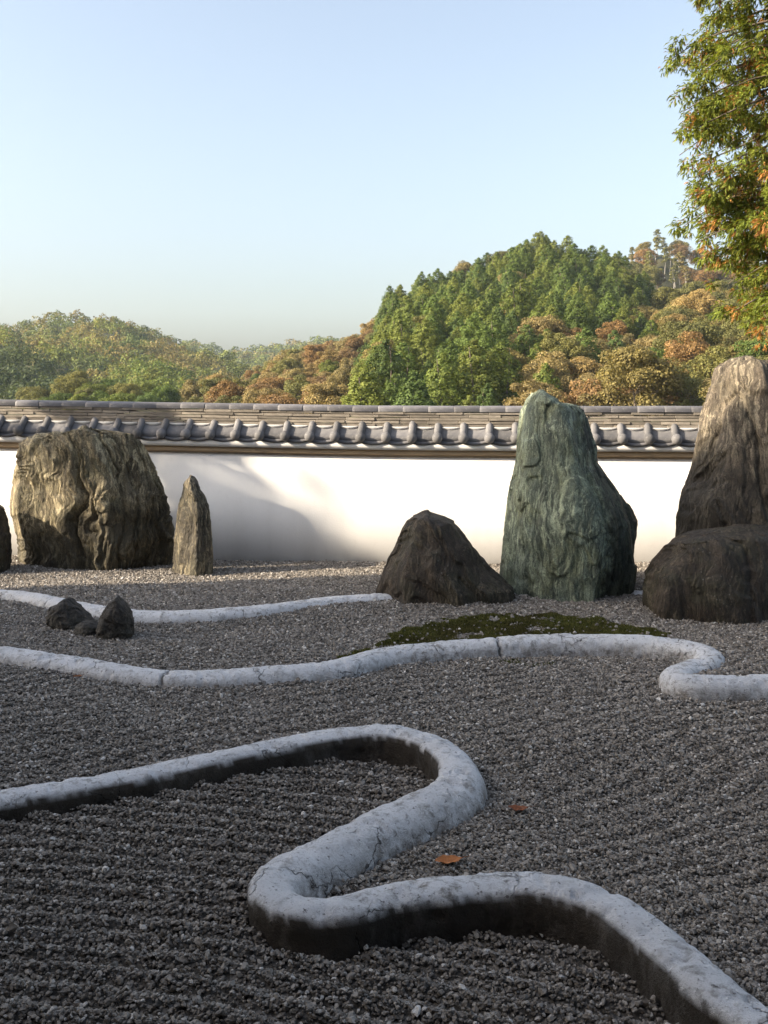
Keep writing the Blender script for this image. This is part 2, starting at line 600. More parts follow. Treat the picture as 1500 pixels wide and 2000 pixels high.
def ground_h(x, y):
    x = np.asarray(x, float)
    y = np.asarray(y, float)
    inB = in_poly(x, y, POLY_B)
    inC = in_poly(x, y, POLY_C)
    inD = in_poly(x, y, POLY_D) & (x < 1.6)
    hA = -0.060 * sstep(5.6, 4.7, y) + 0.05 * sstep(5.2, 6.7, y) * sstep(0.35, -0.7, x)
    hB = -0.048 - 0.046 * sstep(-0.75, 0.25, x)
    hC = 0.085 + 0.045 * sstep(7.6, 9.0, y) * sstep(-3.0, -1.6, x) + 0.02 * sstep(7.5, 8.4, y)
    hD = 0.135 - 0.035 * sstep(9.0, 10.2, y)
    h = np.where(inB, hB, hA)
    h = np.where(inC, np.where(inD, hD, hC), h)
    # raked furrows and soft unevenness
    uB = y * 0.98 + x * 0.20 + 0.10 * vnoise(x * 1.3, y * 1.3, 0.0, 5)
    uA = y * 0.86 - x * 0.50 + 0.12 * vnoise(x * 1.1, y * 1.1, 0.0, 6)
    fur = np.where(inB, 0.021 * np.sin(uB * 2 * np.pi / 0.120), 0.009 * np.sin(uA * 2 * np.pi / 0.13) * (0.5 + 0.5 * vnoise(x * .8, y * .8, 2.0, 8)))
    far = sstep(7.5, 6.5, y)
    h = h + fur * far + 0.010 * vnoise(x * 1.7, y * 1.7, 0.0, 9) + 0.006 * vnoise(x * 5, y * 5, 0.0, 10)
    outside = np.maximum(np.maximum(sstep(11.6, 12.4, y + 0.12 * x), sstep(1.2, 0.4, y)), sstep(8, 10, np.abs(x)))
    return h * (1 - outside) + outside * (-0.02)


# wall line: slightly closer on the right
WY0, WSL = 10.75, -0.12


def build_ground():
    def lines(lo, hi, step, far_lo, far_hi):
        a = np.arange(lo, hi + 1e-6, step)
        g, out = step, []
        v = hi
        while v < far_hi:
            g *= 1.25
            v += g
            out.append(v)
        g, out2 = step, []
        v = lo
        while v > far_lo:
            g *= 1.25
            v -= g
            out2.append(v)
        return np.r_[out2[::-1], a, out]
    xs = lines(-5.6, 5.6, 0.04, -1300, 1300)
    ys = lines(2.0, 11.8, 0.035, -300, 1700)
    X, Y = np.meshgrid(xs, ys)
    H = ground_h(X.ravel(), Y.ravel())
    v = np.stack([X.ravel(), Y.ravel(), H - 0.006], 1)
    me = mesh_np('ground', v, quads=grid_quads(len(xs), len(ys)), smooth=True)
    at = me.attributes.new('earth', 'FLOAT', 'POINT')
    at.data.foreach_set('value', sstep(11.0, 11.3, Y.ravel() + 0.12 * X.ravel()).astype(np.float32))
    tag(put('ground', me, M['ground']), kind='structure')


build_ground()


# ------------------------------------------------------------------ garden curbs
def build_curb(name, C, zt, prof, split, label, joints=(), seed=1, amp=0.006, sub=None):
    """prof: (offset to the left side, height from crest) from the left foot over the top to the right foot"""
    P = np.asarray(prof, float)
    d = np.r_[0, np.cumsum(np.linalg.norm(np.diff(P, axis=0), axis=1))]
    nu = 34
    # more rings round the shoulder
    s = np.linspace(0, d[-1], nu)
    U = np.interp(s, d, P[:, 0])
    V = np.interp(s, d, P[:, 1])
    U[1:-1] = .25 * U[:-2] + .5 * U[1:-1] + .25 * U[2:]
    V[1:-1] = .25 * V[:-2] + .5 * V[1:-1] + .25 * V[2:]
    T = np.gradient(C, axis=0)
    T /= np.linalg.norm(T, axis=1)[:, None]
    for _ in range(4):
        T[1:-1] = .25 * T[:-2] + .5 * T[1:-1] + .25 * T[2:]
    N = np.stack([-T[:, 1], T[:, 0]], 1)      # left of travel
    nv = len(C)
    L = np.r_[0, np.cumsum(np.linalg.norm(np.diff(C, axis=0), axis=1))]
    wob = 1 + 0.07 * vnoise(L * 1.6, 0, 0, seed)
    X = C[:, None, 0] + N[:, None, 0] * U[None] * wob[:, None]
    Y = C[:, None, 1] + N[:, None, 1] * U[None] * wob[:, None]
    Z = zt + V[None] + 0.012 * vnoise(L * 1.1, 0, 3, seed)[:, None]
    X, Y, Z = [np.broadcast_to(a, (nv, nu)).copy().ravel() for a in (X, Y, Z)]
    # normals in section
    tU, tV = np.gradient(U), np.gradient(V)
    ln = np.hypot(tU, tV)
    nU, nV = -tV / ln, tU / ln
    if (nV[nu // 2]) < 0:
        nU, nV = -nU, -nV
    NX = (N[:, None, 0] * nU[None]).ravel()
    NY = (N[:, None, 1] * nU[None]).ravel()
    NZ = np.broadcast_to(nV[None], (nv, nu)).ravel()
    dsp = amp * fbm(X * 7, Y * 7, Z * 7, seed, 4, 0.6) + amp * 0.7 * fbm(X * 26, Y * 26, Z * 26, seed + 3, 3, 0.6)
    dsp += -amp * 0.9 * np.clip(fbm(X * 16, Y * 16, Z * 16, seed + 9, 2) - 0.25, 0, 1) * 4
    joint = np.zeros(nv * nu)
    for jx, jy, wj, dj in joints:
        k = np.argmin(((C - np.array([jx, jy])) ** 2).sum(1))
        LL = np.repeat(L, nu) - L[k] + 0.020 * vnoise(np.tile(U, nv) * 35, Z * 22, 0, seed + 21)
        dsp -= dj * np.exp(-(LL / wj) ** 2)
        joint = np.maximum(joint, np.exp(-(LL / (wj * 0.9)) ** 2))
    X += NX * dsp
    Y += NY * dsp
    Z += NZ * dsp
    q = grid_quads(nu, nv)
    v = np.stack([X, Y, Z], 1)
    # end caps
    caps = [list(range(nu - 1, -1, -1)), list(range((nv - 1) * nu, nv * nu))]
    me = mesh_np(name, v, quads=q, smooth=True)
    me.materials.append(M['curb'])
    # raw, dirt-stained cement below the limewashed top on the side that faces the lower bed
    st = np.zeros(nv * nu)
    if split is not None:
        Ub, Vb = np.tile(U, nv), np.tile(V, nv)
        lim = split + 0.010 * fbm(np.repeat(L, nu) * 5, 0, 0, seed + 5, 4) + 0.008 * vnoise(X * 40, Y * 40, Z * 40, seed + 6)
        st = sstep(0.006, -0.008, Vb - lim) * (Ub < 0)
    gr = sstep(-0.02, -0.10, np.tile(V, nv) + 0.03 * fbm(X * 6, Y * 6, Z * 6, seed + 12, 4))
    ag = me.attributes.new('grime', 'FLOAT', 'POINT')
    ag.data.foreach_set('value', gr.astype(np.float32))
    st = np.maximum(st, joint)
    at = me.attributes.new('stain', 'FLOAT', 'POINT')
    at.data.foreach_set('value', st.astype(np.float32))
    o = put(name, me)
    tag(o, label, 'curb', 'curving cement curbs')
    return o


PROF_S = [(0.148, -0.30), (0.138, -0.13), (0.120, -0.075), (0.092, -0.030), (0.058, -0.008), (0.0, 0.0), (-0.048, -0.003),
          (-0.076, -0.012), (-0.090, -0.030), (-0.094, -0.052), (-0.090, -0.075), (-0.087, -0.14), (-0.085, -0.34)]
PROF_2 = [(0.11, -0.30), (0.105, -0.06), (0.085, -0.022), (0.045, -0.004), (0.0, 0.0), (-0.045, -0.006),
          (-0.085, -0.026), (-0.108, -0.060), (-0.118, -0.10), (-0.122, -0.30)]
j2a, j2b = pt(330, 1308, Z2), pt(973, 1247, Z2)
build_curb('garden_curb', C_S, ZS, PROF_S, -0.026, 'weathered white curb winding in a tight double bend across the near gravel', seed=3, amp=0.009)
build_curb('garden_curb', C_2, Z2, PROF_2, None, 'white curb running past the mossy strip to a small hook at right',
           joints=[(j2a[0], j2a[1], 0.011, 0.015), (j2b[0], j2b[1], 0.010, 0.022)], seed=5, amp=0.007)
build_curb('garden_curb', C_1, Z1, PROF_2, None, 'thin pale curb sweeping behind the small dark stones towards the conical rock', seed=8, amp=0.006)


# ------------------------------------------------------------------ plastered wall with tiled roof
def build_wall():
    ang = math.atan(WSL)
    cs = math.cos(ang)
    root = empty('garden_wall', (0, WY0, 0), ang)
    tag(root, 'long white plastered garden wall with a grey tiled coping', 'wall')
    S0, S1 = -6.6, 6.6

    def rise(s):
        return 0.0155 * 0.5 * (np.sqrt(s * s + 0.3) - s)      # the coping climbs gently towards the left

    def strip(name, pts, mat, n=90):
        """prism along the wall; pts = section (t towards camera, z, follows the rise?)"""
        S = np.linspace(S0, S1, n)
        k = len(pts)
        v = []
        for s in S:
            for t, z, r in pts:
                v.append((s, -t, z + (rise(s) if r else 0)))
        q = grid_quads(k, n, close_u=True)
        me = mesh_np(name, np.array(v), quads=q)
        return put(name, me, mat, root)

    strip('wall_panel', [(0, -0.3, 0), (0, 1.225, 1), (-0.30, 1.225, 1), (-0.30, -0.3, 0)], M['plaster'])
    strip('band', [(0.030, 1.2255, 1), (0.030, 1.287, 1), (-0.28, 1.287, 1), (-0.28, 1.2255, 1)], M['band'])
    strip('cornice', [(0.064, 1.2885, 1), (0.072, 1.356, 1), (0.0, 1.374, 1), (-0.26, 1.374, 1), (-0.30, 1.2885, 1)], M['plaster'])
    # mortar core under the ridge
    strip('plaster_bed', [(0.04, 1.375, 1), (-0.052, 1.490, 1), (-0.057, 1.5255, 1), (-0.25, 1.5255, 1), (-0.34, 1.375, 1)], M['plaster'])

    P = 0.268
    n0 = int(S0 / P)
    eave_t, eave_z, top_t, top_z = 0.062, 1.415, -0.055, 1.535
    sl = Vector((0, top_t * -1 - eave_t * -1, top_z - eave_z)).normalized()   # up the slope (local y, z)
    run = math.hypot(eave_t - top_t, top_z - eave_z)

    # pan tile: trough between barrels with a drooping front lip
    ns = 15
    xs = np.linspace(-P * 0.5, P * 0.5, ns)
    sag = -0.022 * np.cos(np.pi * xs / P) ** 1.0
    rows = [(-0.02, 0.0), (run * 0.5, 0), (run + 0.06, 0)]
    v = []
    for kk, (r, _) in enumerate(rows):
        for x, sg in zip(xs, sag):
            v.append((x, -eave_t + sl.y * r, eave_z + sl.z * r + sg))
    lipd = 0.036
    top = [v[i] for i in range(ns)]
    lip_top = [(x, y - 0.002, z) for x, y, z in top]
    lip_bot = [(x, y - 0.004, z - lipd) for x, y, z in top]
    back_bot = [(x, y + 0.03, z - lipd) for x, y, z in top]
    allv = np.array(v + lip_top + lip_bot + back_bot)
    q = grid_quads(ns, 3).tolist()
    b0 = 3 * ns
    for i in range(ns - 1):
        q.append([i, b0 + i, b0 + i + 1, i + 1][::-1])
        q.append([b0 + i, b0 + ns + i, b0 + ns + i + 1, b0 + i + 1][::-1])
        q.append([b0 + ns + i, b0 + 2 * ns + i, b0 + 2 * ns + i + 1, b0 + ns + i + 1][::-1])
    pan_me = mesh_np('pan_tile', allv, quads=np.array(q), smooth=False)
    pan_me.materials.append(M['tile'])

    # barrel tile with a rounded bun at the eave
    def barrel():
        ang_n, R = 14, 0.037
        v, q = [], []
        st = [-0.03, run * 0.45, run * 0.45 + 0.004, run + 0.06]
        rr = [R, R, R * 1.06, R * 1.06]
        for r, R_ in zip(st, rr):
            for k in range(ang_n):
                a = math.pi * 1.15 * (k / (ang_n - 1)) - math.pi * 0.075
                v.append((R_ * math.cos(a), -eave_t + sl.y * r - sl.z * R_ * math.sin(a) * 0.9, eave_z + 0.006 + sl.z * r + sl.y * R_ * math.sin(a) * 0.9))
        q = grid_quads(ang_n, len(st)).tolist()
        return mesh_np('barrel_tile', np.array(v), quads=np.array(q), smooth=True)
    bar_me = barrel()
    bar_me.materials.append(M['tile'])
    bm = bmesh.new()
    bmesh.ops.create_uvsphere(bm, u_segments=16, v_segments=10, radius=0.055)
    for vv in bm.verts:
        vv.co.y *= 0.85
    bun_me = bm_mesh('end_bun', bm, True)
    bun_me.materials.append(M['tile'])
    # white mortar crescent over each pan
    xs2 = np.linspace(-P * 0.34, P * 0.34, 11)
    vv = []
    for x in xs2:
        w = math.cos(x / (P * 0.34) * math.pi / 2)
        vv.append((x, 0.030, 1.5295))
        vv.append((x, 0.027, 1.5295 - 0.020 * w - 0.001))
        vv.append((x, 0.052, 1.510 - 0.020 * w))
    fill_me = mesh_np('mortar_fill', np.array(vv), quads=grid_quads(3, 11), smooth=True)
    fill_me.materials.append(M['plaster'])

    rnd = random.Random(11)
    n1 = int(S1 / P)
    for i in range(n0, n1 + 1):
        s = i * P + 0.03
        zr = float(rise(s))
        o = put('pan_tile', pan_me, None, root, (s + P / 2, rnd.uniform(-.004, .004), zr - 0.0035 + rnd.uniform(-.003, .003)))
        o.rotation_euler = (0, rnd.uniform(-.012, .012), 0)
        b = put('barrel_tile', bar_me, None, root, (s, rnd.uniform(-.005, .005), zr + rnd.uniform(-.002, .003)))
        b.rotation_euler = (0, 0, rnd.uniform(-.03, .03))
        e = put('end_bun', bun_me, None, b, (0, -eave_t - 0.03 * sl.y - 0.022, eave_z + 0.004))
        put('mortar_fill', fill_me, None, root, (s + P / 2, 0.0, zr))

    # ridge: five uneven courses of flat tiles, then rounded cap tiles
    def slab(L, seed):
        r = random.Random(seed)
        bm = bmesh.new()
        box_bm(bm, -L / 2 + 0.0012, L / 2 - 0.0012, 0.045, 0.275, 0.0, 0.0285, 0.0035)
        for vv in bm.verts:
            vv.co.y += r.uniform(-.0025, .0025)
            vv.co.z += r.uniform(-.0012, .0012)
        return bm_mesh('ridge_tile', bm)
    slabs = [(L, slab(L, k)) for k, L in enumerate((0.29, 0.31, 0.27, 0.33))]
    for L, me in slabs:
        me.materials.append(M['noshi'])
    for c in range(5):
        s = S0 - rnd.uniform(0, .3)
        while s < S1:
            L, me = slabs[rnd.randrange(4)]
            sc_ = s + L / 2
            o = put('ridge_tile', me, None, root, (sc_, rnd.uniform(-.007, .006) - 0.004 * (c == 4), 1.5275 + c * 0.0325 + float(rise(sc_)) + rnd.uniform(-.0015, .0015)))
            o.rotation_euler = (rnd.uniform(-.02, .02), rnd.uniform(-.004, .004) + 0.0155 * (sc_ < 0) * 0.8, rnd.uniform(-.012, .012))
            s += L
    # cap tile
    ca, nx = 15, 6
    Lc = 0.268
    v = []
    xs3 = [-Lc / 2 + .001, -Lc / 2 + .005, -Lc / 2 + 0.03, -Lc / 2 + 0.034, Lc / 2 - 0.005, Lc / 2 - .001]
    sc3 = [0.985, 1.0, 1.004, 1.0, 1.0, 0.985]
    for x, g in zip(xs3, sc3):
        for k in range(ca):
            a = math.pi * k / (ca - 1)
            y = 0.16 - 0.128 * g * math.copysign(abs(math.cos(a)) ** 0.40, math.cos(a))
            z = 0.052 * g * max(0.0, math.sin(a)) ** 0.75
            v.append((x, y, z - (0.012 if k in (0, ca - 1) else 0)))
    cap_me = mesh_np('cap_tile', np.array(v), quads=grid_quads(ca, nx), smooth=True)
    cap_me.materials.append(M['cap'])
    for i in range(int(S0 / Lc), int(S1 / Lc) + 1):
        s = i * Lc + 0.06
        o = put('cap_tile', cap_me, None, root, (s, rnd.uniform(-.004, .004), 1.6995 + float(rise(s)) + rnd.uniform(-.002, .002)))
        o.rotation_euler = (0, 0.0155 * (s < 0) * 0.8 + rnd.uniform(-.004, .004), rnd.uniform(-.01, .01))
    return root


build_wall()


# ------------------------------------------------------------------ standing rocks
ROCK_FOOT = []      # (x, y, rx, ry) footprints, to keep pebbles out


def build_rock(name, rows, Y, section, disp, mat, label, depth=0.6, group='standing rocks of the dry garden',
               nt=220, nh=170, bury=0.18, seed=1, lean=0.0, cap=0.05, thin=0.0, ragged=0.02, cat='rock', round_top=1.0, taper_d=0.55):
    """rows: photo (y, x left, x right) from the top down, seen at distance Y; section: plan polygon in (-1..1, -1..1), front is -1"""
    rows = sorted(rows)
    py = np.array([r[0] for r in rows], float)
    z = HC - (py - 780) * Y / F
    xl = (np.array([r[1] for r in rows], float) - 750) * Y / F
    xr = (np.array([r[2] for r in rows], float) - 750) * Y / F
    order = np.argsort(z)
    z, xl, xr = z[order], xl[order], xr[order]
    z = np.r_[z[0] - bury, z]
    xl = np.r_[xl[0], xl]
    xr = np.r_[xr[0], xr]
    zz = np.linspace(z[0], z[-1], nh - 8)
    zl = np.interp(zz, z, xl)
    zr_ = np.interp(zz, z, xr)
    for _ in range(1):
        zl[1:-1] = .25 * zl[:-2] + .5 * zl[1:-1] + .25 * zl[2:]
        zr_[1:-1] = .25 * zr_[:-2] + .5 * zr_[1:-1] + .25 * zr_[2:]
    # inset rings close the top
    tw = (zr_[-1] - zl[-1]) / 2
    tc = (zr_[-1] + zl[-1]) / 2
    ins = np.array([.965, .89, .77, .61, .43, .25, .10, 0.01])
    zz = np.r_[zz, zz[-1] + cap * (1 - ins ** 2) ** 0.8]
    zl = np.r_[zl, tc - tw * ins]
    zr_ = np.r_[zr_, tc + tw * ins]
    c = (zl + zr_) / 2
    hw = (zr_ - zl) / 2
    # plan section as smooth closed curve
    S = np.asarray(section, float)
    S = np.vstack([S, S[:1]])
    d = np.r_[0, np.cumsum(np.linalg.norm(np.diff(S, axis=0), axis=1))]
    s = np.linspace(0, d[-1], nt, endpoint=False)
    su = np.interp(s, d, S[:, 0])
    sv = np.interp(s, d, S[:, 1])
    for _ in range(int(nt * 0.012 * 4)):
        su = .25 * np.roll(su, 1) + .5 * su + .25 * np.roll(su, -1)
        sv = .25 * np.roll(sv, 1) + .5 * sv + .25 * np.roll(sv, -1)
    su = (su - (su.max() + su.min()) / 2) / ((su.max() - su.min()) / 2)
    hmax = hw.max()
    hd = depth * (taper_d * hw / hmax + (1 - taper_d)) * np.where(np.arange(nh) >= nh - 8, np.r_[np.ones(nh - 8), ins], 1.0)
    tz = np.clip((zz - zz[0]) / (zz[-1] - zz[0]), 0, 1)
    hd = hd * (1 - thin * tz ** 1.3)
    x0 = c[0]
    X = c[:, None] + hw[:, None] * su[None] - x0
    Yv = hd[:, None] * sv[None] + lean * (zz - zz[0])[:, None]
    Z = np.broadcast_to(zz[:, None], X.shape) - 0.0
    X, Yv, Z = X.ravel().copy(), Yv.ravel().copy(), Z.ravel().copy()
    base_z = z[1]
    # outward direction
    gx, gy = np.gradient(su), np.gradient(sv)
    nx, ny = gy, -gx
    area = (su * np.roll(sv, -1) - np.roll(su, -1) * sv).sum()
    if area < 0:
        nx, ny = -nx, -ny
    ln = np.hypot(nx, ny) + 1e-9
    nx, ny = np.tile(nx / ln, nh), np.tile(ny / ln, nh)
    topw = np.repeat(np.r_[np.zeros(nh - 12), np.linspace(0, 1, 12)], nt)
    nx, ny, nz = nx * (1 - topw), ny * (1 - topw), topw
    D = disp(X, Yv, Z - base_z, seed)
    # broken, uneven crest
    Z += ragged * np.repeat(sstep(0.80, 1.0, tz), nt) * (ridged(X * 5, Yv * 5, 0.0, seed + 90, 3) - 0.2)
    X += nx * D
    Yv += ny * D
    Z += nz * D * 0.8
    # keep the measured outline: rescale rows to the silhouette, leaving the small raggedness in
    XX = X.reshape(nh, nt)
    lo, hi = XX.min(1), XX.max(1)
    for _ in range(30):
        lo[1:-1] = .25 * lo[:-2] + .5 * lo[1:-1] + .25 * lo[2:]
        hi[1:-1] = .25 * hi[:-2] + .5 * hi[1:-1] + .25 * hi[2:]
    sc_ = (2 * hw) / np.maximum(hi - lo, 1e-3)
    sc_[-8:] = sc_[-9]
    shift = c - x0 - (lo + hi) / 2 * sc_
    shift[-8:] = shift[-9]
    X = (XX * sc_[:, None] + shift[:, None]).ravel()
    q = grid_quads(nt, nh, close_u=True)
    v = np.stack([X, Yv, Z - base_z], 1)
    topi = len(v)
    v = np.vstack([v, v[-nt:].mean(0)])
    tr = np.stack([(nh - 1) * nt + np.arange(nt), (nh - 1) * nt + (np.arange(nt) + 1) % nt, np.full(nt, topi)], 1)
    if area < 0:
        q = q[:, ::-1]
        tr = tr[:, ::-1]
    me = mesh_np(name, v, quads=q, tris=tr, smooth=True)
    o = put(name, me, mat, None, (x0, Y, base_z))
    tag(o, label, cat, group)
    ROCK_FOOT.append(np.stack([x0 + X[nt * 14:nt * 15:4], Y + Yv[nt * 14:nt * 15:4]], 1))
    return o


def ledges(n, k, lo=0.30, hi=0.70):
    """soft terraces: flat breaks with short steps between them"""
    t = n * k
    f = np.floor(t)
    return (f + sstep(lo, hi, t - f)) / k


def strands(freq, amp, zst, warp, big=0.05, step=0.05, bow=0.0):
    """folded schist: sharp-edged strands running down the stone, pulled sideways by a slow warp, with splits and broken ledges"""
    def f(x, y, z, sd):
        a = x * 1.0 + y * 0.7 + bow * z * z
        w = warp * fbm(x * 1.5, y * 1.5, z * 2.0, sd, 3) + 0.30 * warp * fbm(x * 4, y * 4, z * 6.5, sd + 7, 2)
        u = (a + w) * freq
        r = ridged(u, y * freq * 0.25, z * zst * 0.6, sd + 3, 2)
        r = np.sign(r) * np.abs(r) ** 0.7
        r2 = ridged(u * 2.3, y * 3, z * zst, sd + 31, 2)
        r3 = ridged(u * 5.1, y * 6, z * zst * 1.6, sd + 37, 1)
        patch = 0.40 + 0.60 * sstep(-0.3, 0.3, vnoise(x * 2.3, y * 2.3, z * 1.6, sd + 40))
        n = vnoise(u * 0.6, y * 1.5, z * zst * 0.22, sd + 60)
        split = np.exp(-(n / 0.050) ** 2)
        lg = ledges(fbm((a + w) * 2.6, y * 2.6, z * 0.9, sd + 70, 3), 5.5, 0.38, 0.62)
        return (amp * patch * (r + 0.55 * r2 + 0.28 * r3) - 1.5 * amp * split + step * 2.2 * lg
                + big * fbm(x * 1.8, y * 1.8, z * 1.2, sd + 11, 4) + 0.003 * fbm(x * 30, y * 30, z * 20, sd + 50, 2))
    return f


def facets(amp, freq=3.0, small=0.012, vs=0.6):
    def f(x, y, z, sd):
        r = ridged(x * freq, y * freq, z * freq * vs, sd, 4)
        lg = ledges(fbm(x * freq * .8 + z * .6, y * freq * .8, z * freq * .5 - x * .8, sd + 70, 3), 4.5)
        n = vnoise(x * freq * 1.6 + z, y * freq * 1.6, z * freq * .7, sd + 60)
        return (amp * r + amp * 1.4 * fbm(x * 1.6, y * 1.6, z * 1.3, sd + 4, 3) + amp * 2.2 * lg - amp * .7 * np.exp(-(n / .05) ** 2)
                + small * ridged(x * 17, y * 17, z * 7, sd + 9, 3) + small * 0.6 * fbm(x * 42, y * 42, z * 30, sd + 15, 2))
    return f


def build_rocks():
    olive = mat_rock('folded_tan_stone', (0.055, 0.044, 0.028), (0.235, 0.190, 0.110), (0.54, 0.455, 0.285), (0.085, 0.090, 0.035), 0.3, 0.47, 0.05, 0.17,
                     (0.30, -1.0, -0.58, 0.09, (0.022, 0.020, 0.014), 0.85), 0.7)  # lower half darkened: the shade lying on it is painted in
    slim = mat_rock('striped_grey_stone', (0.028, 0.024, 0.018), (0.085, 0.072, 0.050), (0.36, 0.305, 0.20), (0.06, 0.062, 0.035), 0.3, 0.50, 0.1, 0.15, None, 0.8)
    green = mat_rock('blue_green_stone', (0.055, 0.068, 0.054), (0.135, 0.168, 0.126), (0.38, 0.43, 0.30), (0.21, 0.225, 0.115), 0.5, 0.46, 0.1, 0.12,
                     (1.0, 0.10, 0.30, 0.06, (0.016, 0.015, 0.012), 0.88), 0.85)  # right flank: dark streaked stone with its shade painted in too
    brown = mat_rock('dark_brown_stone', (0.022, 0.017, 0.012), (0.066, 0.050, 0.035), (0.18, 0.145, 0.102), (0.042, 0.046, 0.022), 0.4, 0.54, 0.35, 0.16, None, 0.35)
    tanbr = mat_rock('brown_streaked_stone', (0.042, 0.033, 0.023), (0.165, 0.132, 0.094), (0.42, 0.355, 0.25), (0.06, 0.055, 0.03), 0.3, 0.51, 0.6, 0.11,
                     (0.0, -1.0, -1.28, 0.16, (0.018, 0.015, 0.011), 0.82), 0.6)  # below the sunlit crown the shade is painted into the stone
    small = mat_rock('small_dark_stone', (0.024, 0.020, 0.016), (0.062, 0.053, 0.042), (0.13, 0.115, 0.09), (0.03, 0.035, 0.02), 0.25, 0.6, 0.1, 0.6, None, 0.2)

    oval = [(math.cos(a), math.sin(a)) for a in np.linspace(0, 2 * math.pi, 24, endpoint=False)]
    # big left rock: broad, wavy folds
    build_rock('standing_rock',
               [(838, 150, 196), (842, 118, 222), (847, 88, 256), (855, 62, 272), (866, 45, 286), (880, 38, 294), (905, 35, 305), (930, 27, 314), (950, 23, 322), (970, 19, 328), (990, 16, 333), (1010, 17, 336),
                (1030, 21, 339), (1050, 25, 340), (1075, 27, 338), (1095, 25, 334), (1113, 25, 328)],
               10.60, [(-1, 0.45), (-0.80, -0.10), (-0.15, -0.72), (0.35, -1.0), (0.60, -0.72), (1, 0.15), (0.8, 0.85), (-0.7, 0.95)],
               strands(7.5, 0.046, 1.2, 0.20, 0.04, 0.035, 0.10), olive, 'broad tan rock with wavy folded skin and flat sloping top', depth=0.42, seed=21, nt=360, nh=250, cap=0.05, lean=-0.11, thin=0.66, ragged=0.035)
    # slim rock beside it
    build_rock('standing_rock',
               [(934, 366, 380), (942, 360, 386), (955, 355, 392), (970, 351, 402), (985, 347, 408), (1000, 344, 411), (1020, 342, 413), (1050, 338, 415), (1085, 336, 417), (1120, 334, 418)],
               10.15, [(-1, 0.3), (-0.55, -0.4), (0.35, -1.0), (1, -0.2), (0.7, 0.9), (-0.7, 0.8)],
               strands(11.0, 0.014, 1.2, 0.10, 0.012, 0.022), slim, 'slim upright striped rock close beside the broad folded rock', depth=0.19, seed=33, nt=150, nh=170, cap=0.03)
    # sliver at the left edge
    build_rock('standing_rock',
               [(982, -70, -10), (995, -84, 4), (1015, -92, 13), (1045, -98, 18), (1085, -100, 19), (1118, -102, 17)],
               10.2, oval, facets(0.03), brown, 'dark rock cut off by the frame beside the broad folded rock', depth=0.28, seed=41, nt=120, nh=100, cap=0.04)
    # conical rock
    build_rock('standing_rock',
               [(1005, 822, 846), (1010, 806, 866), (1018, 796, 884), (1032, 787, 898), (1050, 779, 912), (1070, 770, 926), (1090, 760, 943), (1110, 751, 961), (1130, 743, 984),
                (1145, 738, 1000), (1160, 733, 1004), (1175, 724, 1000), (1188, 716, 992)],
               8.75, [(-1, 0.1), (-0.55, -0.8), (0.1, -1.0), (0.75, -0.6), (1, 0.1), (0.6, 0.9), (-0.6, 0.9)],
               strands(6.0, 0.014, 1.2, 0.14, 0.04, 0.055, 0.25), brown, 'low conical dark brown rock leaning against the tall green rock', depth=0.42, seed=52, nt=260, nh=180, cap=0.03, ragged=0.004)
    # tall green rock
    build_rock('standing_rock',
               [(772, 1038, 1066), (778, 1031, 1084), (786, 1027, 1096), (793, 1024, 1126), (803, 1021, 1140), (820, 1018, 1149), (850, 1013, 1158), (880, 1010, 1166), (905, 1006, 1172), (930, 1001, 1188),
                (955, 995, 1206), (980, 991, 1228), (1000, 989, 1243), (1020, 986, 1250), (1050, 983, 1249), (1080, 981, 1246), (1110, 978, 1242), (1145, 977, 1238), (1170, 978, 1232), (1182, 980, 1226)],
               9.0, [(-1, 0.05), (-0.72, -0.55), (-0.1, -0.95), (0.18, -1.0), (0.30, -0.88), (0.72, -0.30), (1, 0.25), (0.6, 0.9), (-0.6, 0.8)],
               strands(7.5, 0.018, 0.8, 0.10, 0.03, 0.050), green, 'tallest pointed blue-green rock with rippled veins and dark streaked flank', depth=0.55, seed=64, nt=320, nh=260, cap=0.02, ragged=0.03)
    # tall right rock behind
    build_rock('standing_rock',
               [(703, 1428, 1480), (708, 1416, 1510), (718, 1404, 1535), (735, 1396, 1560), (755, 1390, 1575), (790, 1379, 1590), (820, 1371, 1600), (860, 1365, 1610), (900, 1360, 1615), (940, 1350, 1620), (965, 1338, 1625),
                (985, 1330, 1630), (1010, 1325, 1635), (1050, 1322, 1640), (1100, 1320, 1640), (1180, 1322, 1640)],
               9.0, [(-1, 0.1), (-0.7, -0.6), (-0.2, -0.95), (0.4, -0.9), (1, -0.1), (0.7, 0.9), (-0.6, 0.9)],
               strands(9.0, 0.018, 0.7, 0.07, 0.035, 0.05), tanbr, 'tall brown rock with sunlit pale crown rising behind the low front rock', depth=0.5, seed=75, nt=280, nh=240, cap=0.03)
    # low front right rock
    build_rock('standing_rock',
               [(1037, 1390, 1530), (1041, 1365, 1560), (1047, 1340, 1590), (1056, 1318, 1600), (1068, 1302, 1615), (1082, 1290, 1625), (1100, 1275, 1640), (1120, 1264, 1650), (1145, 1258, 1655), (1175, 1257, 1660), (1206, 1260, 1660)],
               8.3, [(-1, 0.1), (-0.8, -0.7), (-0.2, -1.0), (0.5, -0.9), (1, 0.0), (0.7, 0.9), (-0.7, 0.8)],
               strands(6.5, 0.016, 0.9, 0.08, 0.035, 0.05), brown, 'low broad dark rock standing in front of the tall brown rock', depth=0.42, seed=86, nt=260, nh=140, cap=0.04)
    g = 'cluster of small dark stones'
